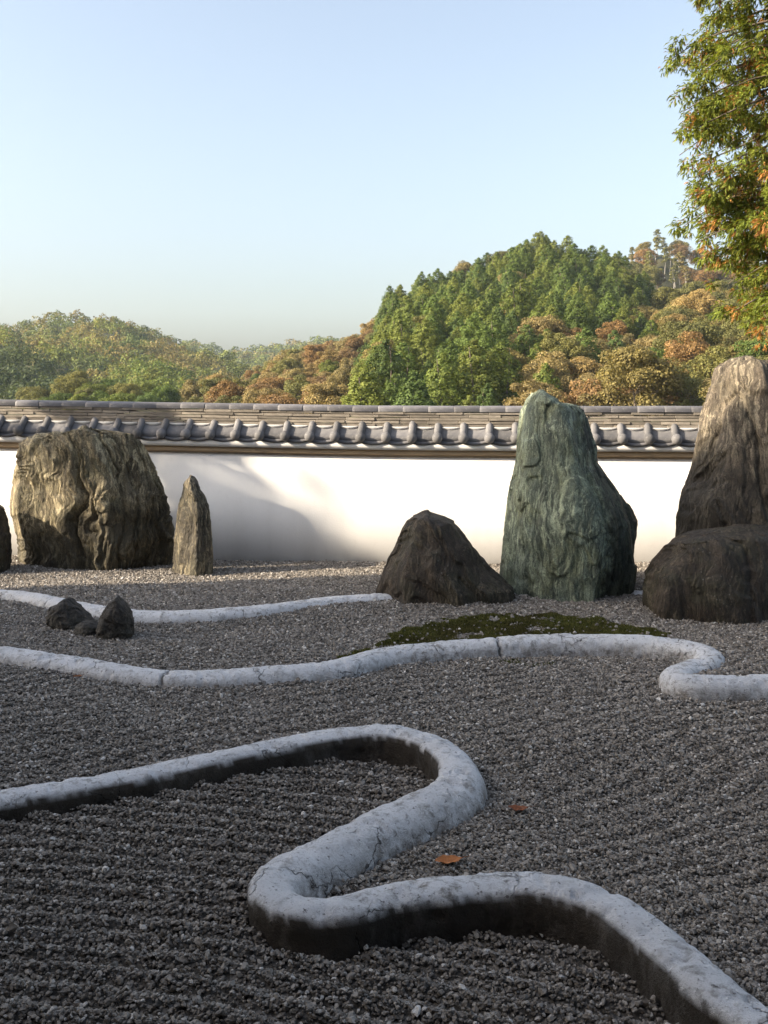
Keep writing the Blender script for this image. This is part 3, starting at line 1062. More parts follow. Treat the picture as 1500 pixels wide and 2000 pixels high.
    build_rock('small_stone', [(1179, 112, 146), (1184, 101, 156), (1193, 95, 166), (1204, 93, 175), (1215, 95, 184), (1226, 101, 192)], 7.85, oval, facets(0.020, 7, 0.006, 1), small,
               'blunt small dark stone at the end of the trio by the thin curb', depth=0.14, group=g, seed=91, nt=80, nh=60, bury=.1, cap=.02, cat='stone')
    build_rock('small_stone', [(1216, 158, 186), (1222, 150, 196), (1232, 146, 200), (1240, 148, 200)], 7.6, oval, facets(0.008, 8, 0.006, 1), small,
               'flat low dark stone lying between the two upright small stones', depth=0.10, group=g, seed=92, nt=70, nh=40, bury=.1, cap=.02, cat='stone')
    build_rock('small_stone', [(1173, 222, 236), (1178, 214, 243), (1188, 206, 250), (1200, 199, 256), (1215, 193, 260), (1232, 189, 261), (1247, 188, 260)], 7.5, oval, facets(0.018, 6, 0.006, 1), small,
               'pointed small dark stone, taller one of the trio by the thin curb', depth=0.13, group=g, seed=93, nt=80, nh=70, bury=.1, cap=.02, cat='stone')


build_rocks()

# ------------------------------------------------------------------ moss strip behind the middle curb
MOSS = [pt(x, y, 0.10) for x, y in [(735, 1262), (760, 1240), (800, 1224), (850, 1215), (900, 1209), (960, 1206), (1020, 1204), (1080, 1204), (1140, 1208), (1200, 1217), (1250, 1226), (1310, 1238), (1290, 1247), (1180, 1243),
                                    (1073, 1243), (967, 1247), (887, 1251), (807, 1258)]]
MOSS2 = [pt(x, y, 0.10) for x, y in [(655, 1292), (672, 1275), (700, 1266), (735, 1262), (740, 1272), (700, 1286)]]


MOSS3 = [pt(x, y, 0.05) for x, y in [(350, 1330), (400, 1327), (470, 1324), (465, 1331), (400, 1334)]]
MOSS4 = [pt(x, y, 0.02) for x, y in [(950, 1288), (1000, 1285), (1080, 1284), (1075, 1290), (1000, 1293)]]


def build_moss():
    rng = np.random.default_rng(3)
    vs, tr = [], []
    n = 0
    for poly, cnt in ((MOSS, 70000), (MOSS2, 3000), (MOSS3, 900), (MOSS4, 1200)):
        P = np.array(poly)
        lo, hi = P.min(0), P.max(0)
        x = rng.uniform(lo[0] - .1, hi[0] + .1, cnt * 3)
        y = rng.uniform(lo[1] - .1, hi[1] + .1, cnt * 3)
        wx = x + 0.05 * vnoise(x * 9, y * 9, 0, 77)
        wy = y + 0.05 * vnoise(x * 9, y * 9, 5, 78)
        keep = in_poly(wx, wy, P) & (vnoise(x * 7, y * 7, 1, 79) > -0.80)
        x, y = x[keep][:cnt], y[keep][:cnt]
        h = ground_h(x, y) + 0.002 + 0.010 * vnoise(x * 14, y * 14, 0, 80)
        k = len(x)
        a = rng.uniform(0, 2 * np.pi, k)
        s = rng.uniform(0.005, 0.011, k)
        hh = rng.uniform(0.005, 0.017, k)
        p0 = np.stack([x + s * np.cos(a), y + s * np.sin(a), h - 0.012], 1)
        p1 = np.stack([x - s * np.cos(a), y - s * np.sin(a), h - 0.012], 1)
        p2 = np.stack([x + rng.normal(0, .007, k), y + rng.normal(0, .007, k), h + hh], 1)
        vs.append(np.stack([p0, p1, p2], 1).reshape(-1, 3))
        tr.append(n + np.arange(k * 3).reshape(-1, 3))
        n += k * 3
    me = mesh_np('moss', np.vstack(vs), tris=np.vstack(tr))
    b = NB('moss')
    ge = b.n('ShaderNodeNewGeometry')
    c = b.ramp(ge.outputs['Random Per Island'], [(0.0, (0.040, 0.044, 0.012)), (0.5, (0.100, 0.115, 0.028)), (1.0, (0.19, 0.17, 0.06))])
    c = b.mix(b.ramp(b.noise(2.5, 4), [(0.4, 0.0), (0.65, 0.7)]), c, (0.055, 0.042, 0.022))
    put('moss', me, b.done(c, 0.9, None, 0.1))
    tag(bpy.data.objects['moss'], 'dark green moss strip along the far side of the middle white curb', 'moss', kind='stuff')


build_moss()


# ------------------------------------------------------------------ gravel pebbles (instanced)
def build_gravel():
    rng = np.random.default_rng(5)
    parts = []
    for sp, ya, yb in ((0.0096, 2.35, 5.2), (0.0116, 5.2, 11.5)):
        xs, ys = np.arange(-5.6, 5.6, sp), np.arange(ya, yb, sp)
        X, Y = np.meshgrid(xs, ys)
        parts.append(np.stack([X.ravel(), Y.ravel()], 1))
    X, Y = np.concatenate(parts).T
    sp = 0.0115
    keep = np.abs(X) < 0.385 * Y + 0.55
    X, Y = X[keep], Y[keep]
    X = X + rng.uniform(-.55, .55, len(X)) * sp
    Y = Y + rng.uniform(-.55, .55, len(X)) * sp
    keep = Y < WY0 + WSL * X - 0.004
    dS = dist_poly(X, Y, C_S)
    d2 = dist_poly(X, Y, C_2)
    d1 = dist_poly(X, Y, C_1, 2)
    keep &= (dS > 0.085) & (d2 > 0.098) & (d1 > 0.098)
    for fp in ROCK_FOOT:
        c = fp.mean(0)
        near = (np.abs(X - c[0]) < 1.2) & (np.abs(Y - c[1]) < 1.2)
        idx = np.where(near)[0]
        keep[idx[in_poly(X[idx], Y[idx], c + (fp - c) * 0.97)]] = False
    wx = X + 0.05 * vnoise(X * 9, Y * 9, 0, 77)
    wy = Y + 0.05 * vnoise(X * 9, Y * 9, 5, 78)
    m = in_poly(wx, wy, np.array(MOSS)) | in_poly(wx, wy, np.array(MOSS2))
    m &= vnoise(X * 7, Y * 7, 1, 79) > -0.72
    keep &= ~(m & (rng.uniform(0, 1, len(X)) > 0.03))
    lift = np.where(m, 0.012, 0.0)
    X, Y, lift = X[keep], Y[keep], lift[keep]
    n = len(X)
    Z = ground_h(X, Y) + rng.normal(0, 0.0055, n) + lift
    print('pebbles', n)
    me = bpy.data.meshes.new('gravel')
    me.vertices.add(n)
    me.vertices.foreach_set('co', np.stack([X, Y, Z], 1).astype(np.float32).ravel())
    rot = me.attributes.new('rot', 'FLOAT_VECTOR', 'POINT')
    r = np.stack([rng.normal(0, .35, n), rng.normal(0, .35, n), rng.uniform(0, 6.28, n)], 1).astype(np.float32)
    rot.data.foreach_set('vector', r.ravel())
    big = np.exp(rng.normal(0, 0.33, n))
    s = np.where(Y < 5.2, 0.0056, 0.0060) * np.clip(big, 0.45, 2.4)
    scl = me.attributes.new('scl', 'FLOAT_VECTOR', 'POINT')
    ss = np.stack([s * rng.uniform(.95, 1.35, n), s * rng.uniform(.7, 1.0, n), s * rng.uniform(.55, .9, n)], 1).astype(np.float32)
    scl.data.foreach_set('vector', ss.ravel())
    tn = me.attributes.new('tint', 'FLOAT', 'POINT')
    tn.data.foreach_set('value', np.clip(rng.normal(.46, .27, n), 0, 1).astype(np.float32))
    pk = me.attributes.new('pick', 'INT', 'POINT')
    pk.data.foreach_set('value', rng.integers(0, 5, n).astype(np.int32))
    o = put('gravel', me, M['pebble'])
    tag(o, 'raked grey gravel covering the garden floor', 'gravel', kind='stuff')

    ng = bpy.data.node_groups.new('gravel_scatter', 'GeometryNodeTree')
    ng.interface.new_socket('Geometry', in_out='INPUT', socket_type='NodeSocketGeometry')
    ng.interface.new_socket('Geometry', in_out='OUTPUT', socket_type='NodeSocketGeometry')
    N, Lk = ng.nodes, ng.links
    gi, go = N.new('NodeGroupInput'), N.new('NodeGroupOutput')
    join = N.new('GeometryNodeJoinGeometry')
    for k in range(5):
        ico = N.new('GeometryNodeMeshIcoSphere')
        ico.inputs['Radius'].default_value = 1.0
        ico.inputs['Subdivisions'].default_value = 2
        sp_ = N.new('GeometryNodeSetPosition')
        nz = N.new('ShaderNodeTexNoise')
        nz.noise_dimensions = '4D'
        nz.inputs['W'].default_value = k * 7.3
        nz.inputs['Scale'].default_value = 0.9
        nz.inputs['Detail'].default_value = 1.0
        sub = N.new('ShaderNodeVectorMath')
        sub.operation = 'SUBTRACT'
        sub.inputs[1].default_value = (.5, .5, .5)
        mul = N.new('ShaderNodeVectorMath')
        mul.operation = 'SCALE'
        mul.inputs['Scale'].default_value = 2.3
        Lk.new(nz.outputs['Color'], sub.inputs[0])
        Lk.new(sub.outputs[0], mul.inputs[0])
        Lk.new(ico.outputs['Mesh'], sp_.inputs['Geometry'])
        Lk.new(mul.outputs[0], sp_.inputs['Offset'])
        sm = N.new('GeometryNodeSetMaterial')
        sm.inputs['Material'].default_value = M['pebble']
        Lk.new(sp_.outputs[0], sm.inputs['Geometry'])
        sh = N.new('GeometryNodeSetShadeSmooth')
        sh.inputs['Shade Smooth'].default_value = False
        Lk.new(sm.outputs[0], sh.inputs['Geometry'])
        g2i = N.new('GeometryNodeGeometryToInstance')
        Lk.new(sh.outputs[0], g2i.inputs[0])
        Lk.new(g2i.outputs[0], join.inputs[0])
    iop = N.new('GeometryNodeInstanceOnPoints')
    iop.inputs['Pick Instance'].default_value = True

    def attr(nm, ty):
        a = N.new('GeometryNodeInputNamedAttribute')
        a.data_type = ty
        a.inputs['Name'].default_value = nm
        return a.outputs['Attribute']
    Lk.new(gi.outputs[0], iop.inputs['Points'])
    Lk.new(join.outputs[0], iop.inputs['Instance'])
    Lk.new(attr('pick', 'INT'), iop.inputs['Instance Index'])
    Lk.new(attr('rot', 'FLOAT_VECTOR'), iop.inputs['Rotation'])
    Lk.new(attr('scl', 'FLOAT_VECTOR'), iop.inputs['Scale'])
    Lk.new(iop.outputs[0], go.inputs[0])
    md = o.modifiers.new('scatter', 'NODES')
    md.node_group = ng


build_gravel()


# ------------------------------------------------------------------ fallen leaves
def build_leaf(px, py, L, W, rz, curl, c, label, seed, z0):
    p = pt(px, py, z0)
    n, k = 14, 7
    v = []
    rnd = random.Random(seed)
    for i in range(n):
        t = i / (n - 1)
        w = W * math.sin(math.pi * t ** 0.85) ** 0.8 + 0.0006
        for j in range(k):
            u = j / (k - 1) * 2 - 1
            v.append((L * (t - .5), u * w * .5, curl * L * ((t - .5) ** 2 * 1.6) + abs(u) ** 1.4 * w * 0.28 + 0.02 * L * math.sin(t * 17 + u * 2) + rnd.uniform(-.0006, .0006)))
    q = grid_quads(k, n)
    # stalk
    b0 = len(v)
    for i in range(5):
        t = i / 4
        for dy, dz in ((.0009, 0), (-.0009, 0), (0, .0016)):
            v.append((L * .5 + t * L * .28, dy, curl * L * .4 + 0.004 * t + dz))
    q2 = grid_quads(3, 5, True) + b0
    me = mesh_np('fallen_leaf', np.array(v), quads=np.vstack([q, q2]), smooth=True)
    b = NB('dry_leaf')
    nz = b.noise(35, 5, vec=b.co((1, 3, 1)))
    m = b.done(b.mix(nz, c, (c[0] * .45, c[1] * .4, c[2] * .4)), 0.6, b.bump(nz, .3, .002), .3)
    gz = float(ground_h(np.array([p[0]]), np.array([p[1]]))[0]) + 0.010
    o = put('fallen_leaf', me, m, None, (p[0], p[1], gz))
    o.rotation_euler = (0.10, -0.05, rz)
    tag(o, label, 'leaf', 'dry leaves on the gravel')


build_leaf(877, 1659, 0.115, 0.058, 0.12, 0.35, (0.55, 0.22, 0.07), 'orange-brown dry leaf on gravel inside the near bend', 1, 0.01)
build_leaf(1013, 1558, 0.095, 0.046, -0.2, 0.5, (0.28, 0.10, 0.04), 'dark reddish dry leaf on gravel outside the round bend', 2, 0.01)
build_leaf(388, 1117, 0.10, 0.055, 0.3, 0.5, (0.45, 0.33, 0.10), 'pale yellow leaf lying at the foot of the slim striped rock', 5, 0.11)
build_leaf(152, 1323, 0.060, 0.035, 0.5, 0.4, (0.30, 0.13, 0.05), 'tiny faded leaf on gravel in front of the middle curb', 3, 0.05)


# ------------------------------------------------------------------ trees
def cards(cen, nrm, size, rng, aspect=1.0, fold=0.35):
    """leaf clumps: folded diamonds of two triangles each"""
    k = len(cen)
    nrm = nrm / (np.linalg.norm(nrm, axis=1)[:, None] + 1e-9)
    r = rng.normal(size=(k, 3))
    t = np.cross(nrm, r)
    t /= np.linalg.norm(t, axis=1)[:, None] + 1e-9
    b = np.cross(nrm, t)
    s = size[:, None] if np.ndim(size) else size
    p0 = cen - t * s * 0.6
    p1 = cen + b * s * 0.5 * aspect - nrm * s * fold * .5
    p2 = cen + t * s * 0.6
    p3 = cen - b * s * 0.5 * aspect - nrm * s * fold * .5
    v = np.stack([p0, p1, p2, p3], 1).reshape(-1, 3)
    i = np.arange(k) * 4
    tr = np.stack([np.stack([i, i + 1, i + 2], 1), np.stack([i, i + 2, i + 3], 1)], 1).reshape(-1, 3)
    return v, tr


def sphere_pts(k, rng, up=0.0):
    d = rng.normal(size=(k, 3))
    d[:, 2] += up
    return d / np.linalg.norm(d, axis=1)[:, None]


def crown_broad(seed, h=10.0, r=4.2, ncl=26, per=140, size=0.36):
    """several leafy boughs round a forked trunk; unit metres, base at z=0"""
    rng = np.random.default_rng(seed)
    c0 = np.array([0, 0, h * 0.60])
    cl = []
    while len(cl) < ncl:
        d = sphere_pts(1, rng, 0.25)[0]
        p = c0 + d * np.array([r, r, h * 0.40]) * rng.uniform(0.45, 0.92)
        cl.append(p)
    vs, ts, n = [], [], 0
    for p in cl:
        rr = r * rng.uniform(0.22, 0.42)
        d = sphere_pts(per, rng, 0.45)
        cen = p + d * rr * np.array([1, 1, 0.72]) * rng.uniform(.7, 1.08, (per, 1))
        nr = d + rng.normal(0, .45, (per, 3)) + np.array([0, 0, .3])
        v, t = cards(cen, nr, size * rng.uniform(.6, 1.3, per), rng)
        vs.append(v)
        ts.append(t + n)
        n += len(v)
    return np.vstack(vs), np.vstack(ts), cl


def crown_conifer(seed, h=15.0, r=3.0, layers=20, size=0.6, round_=0.75):
    """dense plume of foliage with a blunt uneven top"""
    rng = np.random.default_rng(seed)
    vs, ts, n = [], [], 0
    for i in range(layers):
        t = i / (layers - 1)
        z = h * (0.14 + 0.84 * t)
        R = r * (1 - t ** 3.0) ** round_ * (0.84 + 0.28 * rng.random()) + 0.42
        nb = max(4, int(10 * R / r) + 2)
        a0 = rng.uniform(0, 6.28)
        for k in range(nb):
            a = a0 + k * 6.283 / nb + rng.normal(0, .25)
            rad = R * rng.uniform(.62, 1.08)
            zt = z + rng.normal(0, .35)
            c0 = np.array([rad * .8 * math.cos(a), rad * .8 * math.sin(a), zt - rad * .12])
            per = 52
            d = sphere_pts(per, rng, .35)
            cr = (0.42 + .34 * R / r) * rng.uniform(.75, 1.25)
            cen = c0 + d * cr * np.array([1, 1, 1.05]) * rng.uniform(.65, 1.1, (per, 1))
            nr = d * .8 + np.array([math.cos(a), math.sin(a), .5]) * .7 + rng.normal(0, .45, (per, 3))
            v, tt = cards(cen, nr, size * rng.uniform(.55, 1.25, per), rng, 0.8)
            vs.append(v)
            ts.append(tt + n)
            n += len(v)
    cen = np.array([0, 0, h * 0.99]) + rng.normal(0, 1, (40, 3)) * np.array([.28, .28, .4])
    v, tt = cards(cen, rng.normal(size=(40, 3)), np.full(40, size * .7), rng, .6)
    vs.append(v)
    ts.append(tt + n)
    return np.vstack(vs), np.vstack(ts), []


def crown_pine(seed, h=12.0, r=3.0):
    rng = np.random.default_rng(seed)
    vs, ts, n, cl = [], [], 0, []
    for i in range(16):
        t = rng.uniform(.5, 1)
        a = rng.uniform(0, 6.28)
        rad = r * rng.uniform(.15, .95) * (1.25 - t)
        p = np.array([rad * math.cos(a), rad * math.sin(a), h * t])
        cl.append(p)
        k = 60
        d = sphere_pts(k, rng, .5)
        cen = p + d * np.array([1.1, 1.1, .6]) * rng.uniform(.6, 1.1, (k, 1))
        v, tt = cards(cen, d + rng.normal(0, .5, (k, 3)), rng.uniform(.25, .55, k), rng, .8)
        vs.append(v)
        ts.append(tt + n)
        n += len(v)
    return np.vstack(vs), np.vstack(ts), cl


def tube(path, rads, k=7):
    path = np.asarray(path, float)
    T = np.gradient(path, axis=0)
    T /= np.linalg.norm(T, axis=1)[:, None]
    ref = np.array([0.31, 0.95, 0.1])
    A = np.cross(T, ref)
    A /= np.linalg.norm(A, axis=1)[:, None]
    B = np.cross(T, A)
    a = np.linspace(0, 2 * np.pi, k, endpoint=False)
    v = path[:, None] + (A[:, None] * np.cos(a)[None, :, None] + B[:, None] * np.sin(a)[None, :, None]) * np.asarray(rads)[:, None, None]
    return v.reshape(-1, 3), grid_quads(k, len(path), True)


def trunk_mesh(name, h, rb, limbs, seed, mat, lean=0.04):
    rng = np.random.default_rng(seed)
    z = np.linspace(0, h, 8)
    path = np.stack([lean * h * np.sin(z / h * 2 + seed), lean * h * np.cos(z / h * 2.5 + seed), z], 1)
    path[:, :2] -= path[0, :2]
    vs, qs = tube(path, np.linspace(rb, rb * .25, 8))
    V, Q, n = [vs], [qs], len(vs)
    for p in limbs:
        k = np.searchsorted(z, p[2] * .6)
        s = path[min(k, 6)]
        mid = (s + p) / 2 + np.array([0, 0, -.05 * h]) * rng.uniform(-.3, 1)
        v, q = tube(np.array([s, (s + mid) / 2, mid, (mid + p) / 2, p]), [rb * .42, rb * .34, rb * .26, rb * .18, rb * .08], 5)
        V.append(v)
        Q.append(q + n)
        n += len(v)
    me = mesh_np(name, np.vstack(V), quads=np.vstack(Q), smooth=True)
    me.materials.append(mat)
    return me


def tree_kinds():
    K = {}
    def reg(key, crown, trunk):
        v, t, cl = crown
        me = mesh_np('crown', v, tris=t)
        me.materials.append(M['foliage'])
        h, rb, mat, lim, sd = trunk
        K.setdefault(key, []).append((me, trunk_mesh('trunk', h, rb, cl[:lim], sd, mat)))
    for i in range(5):
        reg('conifer', crown_conifer(100 + i, 14 + i, 2.9 + .25 * i, 17, .33, .60 + .05 * i), (13 + i, .22, M['bark'], 0, i))
    for i in range(6):
        reg('broad', crown_broad(200 + i, 9.5 + .6 * i, 4.0 + .25 * (i % 3), 34 + 2 * i, 300, .23), (7, .22, M['bark'], 8, i))
    for i in range(3):
        reg('pine', crown_pine(300 + i, 12 + i, 3.0), (12 + i, .20, M['pale_bark'], 7, i))
    return K


KINDS = tree_kinds()


def plant(kind, i, x, y, z, s, rz, color, label, group, name, cat='tree', sxy=1.0):
    ck, tk = KINDS[kind][i % len(KINDS[kind])]
    r = empty(name, (x, y, z), rz)
    r.scale = (s * sxy, s * sxy, s)
    tag(r, label, cat, group)
    c = put('crown', ck, None, r)
    c.color = (color[0], color[1], color[2], 1)
    put('trunk', tk, None, r)
    return r


# ------------------------------------------------------------------ hills
def sky_h(px, pts):
    p = np.asarray(pts, float)
    return np.interp(px, p[:, 0], p[:, 1])


class Hill:
    """a slope that climbs from rb to its crest rr (distances from the garden); crest heights follow what is seen over the wall"""
    def __init__(self, sky, rb, rr, tree_h, power=1.0, z0=0.0, seed=0, lump=0.0, x0=None, x1=None, name='hill'):
        self.sky, self.rb, self.rr, self.th, self.pw, self.z0, self.seed, self.lump = sky, rb, rr, tree_h, power, z0, seed, lump
        self.x0 = sky[0][0] if x0 is None else x0
        self.x1 = sky[-1][0] if x1 is None else x1
        self.name = name

    def crest(self, px):
        return HC + (780 - sky_h(px, self.sky)) * self.rr / F - self.th

    def z(self, px, r):
        t = np.clip((r - self.rb) / (self.rr - self.rb), 0, 1.6)
        zr = np.maximum(self.crest(px), self.z0 - 6)
        up = np.clip(t, 0, 1)
        prof = up ** self.pw
        z = self.z0 + (zr - self.z0) * prof
        back = np.clip(t - 1, 0, 1)
        z = z - (zr - self.z0) * 0.9 * back
        x = (px - 750) / F * r
        z = z + self.lump * fbm(x / 38, r / 38, 0, self.seed, 3) * np.sin(np.pi * np.clip(up, 0, 1)) * 1.0
        return z

    def build(self, mat):
        nx = max(12, int((self.x1 - self.x0) / 10))
        px = np.linspace(self.x0, self.x1, nx)
        t = np.linspace(0, 1.5, 30)
        r = self.rb + (self.rr - self.rb) * t
        PX, R = np.meshgrid(px, r)
        Z = self.z(PX, R)
        edge = np.minimum(np.arange(nx), np.arange(nx)[::-1])[None]
        v = np.stack([((PX - 750) / F * R).ravel(), R.ravel(), (Z - 1.2 * (t[:, None] <= 0.001)).ravel()], 1)
        me = mesh_np(self.name, v, quads=grid_quads(nx, len(t)), smooth=True)
        o = put(self.name, me, mat)
        tag(o, kind='structure')

    def spots(self, step, rng, t0=0.0, t1=1.0):
        """jittered planting grid in real metres"""
        out = []
        r = self.rb + (self.rr - self.rb) * t0
        r1 = self.rb + (self.rr - self.rb) * t1
        row = 0
        while r <= r1:
            xa = (self.x0 - 750) / F * r
            xb = (self.x1 - 750) / F * r
            xs = np.arange(xa + (row % 2) * step / 2, xb, step)
            for x in xs:
                xx = x + rng.uniform(-.32, .32) * step
                rr = min(r + rng.uniform(-.32, .32) * step, self.rr)
                p = 750 + xx / rr * F
                out.append((xx, rr, float(self.z(p, rr)), p))
            r += step * 0.9
            row += 1
        return out


SKY_MAIN = [(728, 690), (738, 640), (743, 597), (770, 572), (816, 550), (851, 540), (890, 527), (927, 513), (968, 500), (1013, 474), (1064, 462), (1120, 474), (1160, 486), (1211, 500), (1236, 515), (1272, 545), (1300, 590), (1322, 650), (1345, 770)]
SKY_R = [(1262, 775), (1285, 640), (1300, 575), (1322, 556), (1373, 566), (1449, 580), (1500, 575), (1600, 560), (1720, 560)]
SKY_RB = [(1180, 560), (1226, 496), (1246, 466), (1292, 452), (1330, 468), (1348, 479), (1398, 489), (1439, 494), (1500, 500), (1600, 505), (1720, 520)]
SKY_BR = [(440, 775), (466, 757), (506, 732), (557, 703), (600, 690), (633, 683), (684, 668), (709, 655), (735, 632), (770, 600), (810, 600), (850, 640)]
SKY_L = [(-220, 640), (-100, 640), (0, 631), (51, 626), (91, 613), (127, 607), (167, 613), (228, 620), (279, 635), (324, 653), (365, 675), (420, 697), (456, 717), (491, 732), (540, 770)]
SKY_LF = [(-220, 660), (0, 668), (60, 680), (110, 700), (150, 738), (200, 765)]
SKY_F = [(300, 672), (355, 664), (395, 664), (436, 681), (481, 674), (532, 668), (583, 660), (633, 655), (684, 664), (760, 670)]
SKY_LOW = [(90, 752), (130, 741), (200, 731), (250, 737), (290, 752), (330, 770), (365, 755), (400, 742), (440, 736), (480, 750), (520, 775)]
SKY_KN = [(200, 735), (240, 712), (280, 700), (320, 698), (360, 720), (400, 748)]

H_MAIN = Hill(SKY_MAIN, 105, 270, 7.4, 1.05, -4, 1, 7.0)
H_R = Hill(SKY_R, 100, 235, 6.5, 1.0, -3, 2, 4.0)
H_RB = Hill(SKY_RB, 280, 420, 9, 1.0, 10, 3, 4.0)
H_BR = Hill(SKY_BR, 130, 330, 5, 1.0, -4, 4, 5.0)
H_L = Hill(SKY_L, 330, 640, 8, 1.0, -2, 5, 16.0)
H_LF = Hill(SKY_LF, 240, 360, 7, 1.0, -3, 6, 4.0)
H_KN = Hill(SKY_KN, 270, 360, 6, 1.0, -3, 9, 3.0)
H_F = Hill(SKY_F, 700, 1050, 8, 1.0, 0, 7, 18.0)
H_LOW = Hill(SKY_LOW, 150, 215, 6.5, 1.0, -5, 8, 1.0)


def build_hills():
    for h in (H_MAIN, H_R, H_RB, H_BR, H_L, H_LF, H_KN, H_F, H_LOW):
        h.build(M['forest_floor'])
    rng = np.random.default_rng(12)
    G = [(0.090, 0.130, 0.028), (0.115, 0.148, 0.030), (0.072, 0.108, 0.028), (0.140, 0.165, 0.034)]
    OL = [(0.150, 0.145, 0.045), (0.175, 0.145, 0.05), (0.130, 0.130, 0.045)]
    GOLD = [(0.235, 0.185, 0.078), (0.21, 0.175, 0.076), (0.26, 0.190, 0.074)]
    RUST = [(0.20, 0.128, 0.058), (0.18, 0.122, 0.060), (0.225, 0.140, 0.056)]
    RED = [(0.22, 0.075, 0.045)]

    def pick(lst):
        c = np.array(lst[rng.integers(len(lst))])
        return c * rng.uniform(.82, 1.2)

    def vis(hill, x, r, z, top, others):
        """skip trees whose top lies behind nearer hills"""
        p = 750 + x / r * F
        e = (z + top - HC) / r
        for o in others:
            if o is hill:
                continue
            if o.rr < r + 5 and o.x0 < p < o.x1:
                if (float(o.crest(p)) + o.th * .9 - HC) / o.rr > e:
                    return False
        return e > -0.012 and p > -60 and p < 1560

    def row(hill, r, z, h):
        t = (r - hill.rb) / (hill.rr - hill.rb)
        y = 780 - (z + h * .6 - HC) / r * F
        return 3 if t > .88 else 0 if y > 725 else 1 if y > 645 else 2

    def col(p, stops, words):
        return words[int(np.searchsorted(stops, p))]

    def shade(c, dark, mid, light):
        v = c.sum()
        return dark if v < .245 else light if v > .305 else mid

    waiting = []

    def later(kind, i, x, y, z, sc_, rz, color, label, group, name, sxy=1.0):
        waiting.append((y, (kind, i, x, y, z, sc_, rz, color, label, group, name), sxy))

    hs = [H_MAIN, H_R, H_BR, H_LOW]
    main_cols = ([815, 900, 980, 1090, 1200], ['left of the conical rock', 'above the conical rock', 'right of the conical rock', 'above the green rock', 'right of the green rock', 'beside the tall brown rock'])
    main_rows = ['just over the wall', 'low on the steep hill', 'high on the steep hill', 'on the crest of the steep hill']
    for x, r, z, p in H_MAIN.spots(5.2, rng):
        # autumn broadleaves stand in the hollow on the right foot of the hill
        hol = sstep(0.0, 1.0, (p - 980) / 120.0) * sstep(175, 135, r)
        broad = rng.random() < 0.92 * hol + 0.05
        if not vis(H_MAIN, x, r, z, 12, hs):
            continue
        where = main_rows[row(H_MAIN, r, z, 10)] + ' ' + col(p, *main_cols)
        if broad:
            u = rng.random()
            kind, cl = (('golden', GOLD) if u < .5 else ('rusty brown', RUST) if u < .68 else ('olive', OL))
            if hol < .3:
                kind, cl = ('olive', OL) if u < .7 else ('tawny', GOLD)
            later('broad', int(rng.integers(6)), x, r, z - .4, rng.uniform(.6, .88), rng.uniform(0, 6.28), pick(cl),
                  kind + ' broadleaf tree ' + where, 'broadleaf trees on the conifer hill', 'broadleaf_tree')
        else:
            c = pick(G)
            sz = rng.uniform(.43, .63)
            later('conifer', int(rng.integers(5)), x, r, z - .5, sz, rng.uniform(0, 6.28), c,
                  ('short ' if sz < .50 else 'tall ' if sz > .56 else 'medium ') + shade(c, 'dark green', 'mid green', 'yellow-green') + ' conifer ' + where, 'conifers covering the steep hill', 'conifer_tree', sxy=rng.uniform(1.1, 1.5))

    def grove(hill, step, top, others, pal, rows, cols, group, smin, smax, t0=0.0):
        for x, r, z, p in hill.spots(step, rng, t0):
            if not vis(hill, x, r, z, top, others):
                continue
            u = rng.random()
            for lim, word, cl in pal:
                if u < lim:
                    break
            later('broad', int(rng.integers(6)), x, r, z - .4, rng.uniform(smin, smax), rng.uniform(0, 6.28), pick(cl),
                  word + ' tree ' + rows[row(hill, r, z, 7)] + ' ' + col(p, *cols), group, 'broadleaf_tree')
    grove(H_R, 6.9, 7, [H_R], [(.56, 'olive yellow', OL), (.86, 'golden', GOLD), (.91, 'rust coloured', RUST), (1.1, 'green', G)],
          ['just over the wall', 'low on the sunlit slope', 'high on the sunlit slope', 'on the crest of the sunlit slope'],
          ([1330, 1400, 1460], ['right of the green rock', 'left of the tall brown rock', 'above the tall brown rock', 'behind the cypress sprays']), 'autumn trees on the sunlit slope', .62, .92)
    grove(H_BR, 7.0, 6, [H_BR, H_MAIN, H_LOW], [(.34, 'rust brown', RUST), (.74, 'golden brown', GOLD), (.92, 'olive', OL), (1.1, 'green', G)],
          ['just over the wall', 'on the low autumn ridge', 'high on the autumn ridge', 'on the crest of the autumn ridge'],
          ([520, 560, 600, 640, 680, 715], ['at its low left tip', 'near its low left end', 'left of its middle', 'at its middle', 'right of its middle', 'near its right end', 'beside the conifer hill']), 'autumn trees on the low brown ridge', .50, .76)
    grove(H_LOW, 6.5, 8, [H_LOW], [(.5, 'green', G), (.8, 'olive', OL), (1.1, 'yellowish', GOLD)],
          ['low over the wall', 'low over the wall', 'behind the wall', 'just beyond the wall'],
          ([190, 300, 390, 450], ['above the left half of the broad rock', 'above the right half of the broad rock', 'above the gap beside the slim rock', 'above the slim rock', 'right of the slim rock']), 'low trees just beyond the wall', .55, .8, .3)
    rb_cols = ([1270, 1330, 1400], ['at its left end', 'at its summit', 'right of its summit', 'behind the cypress'])
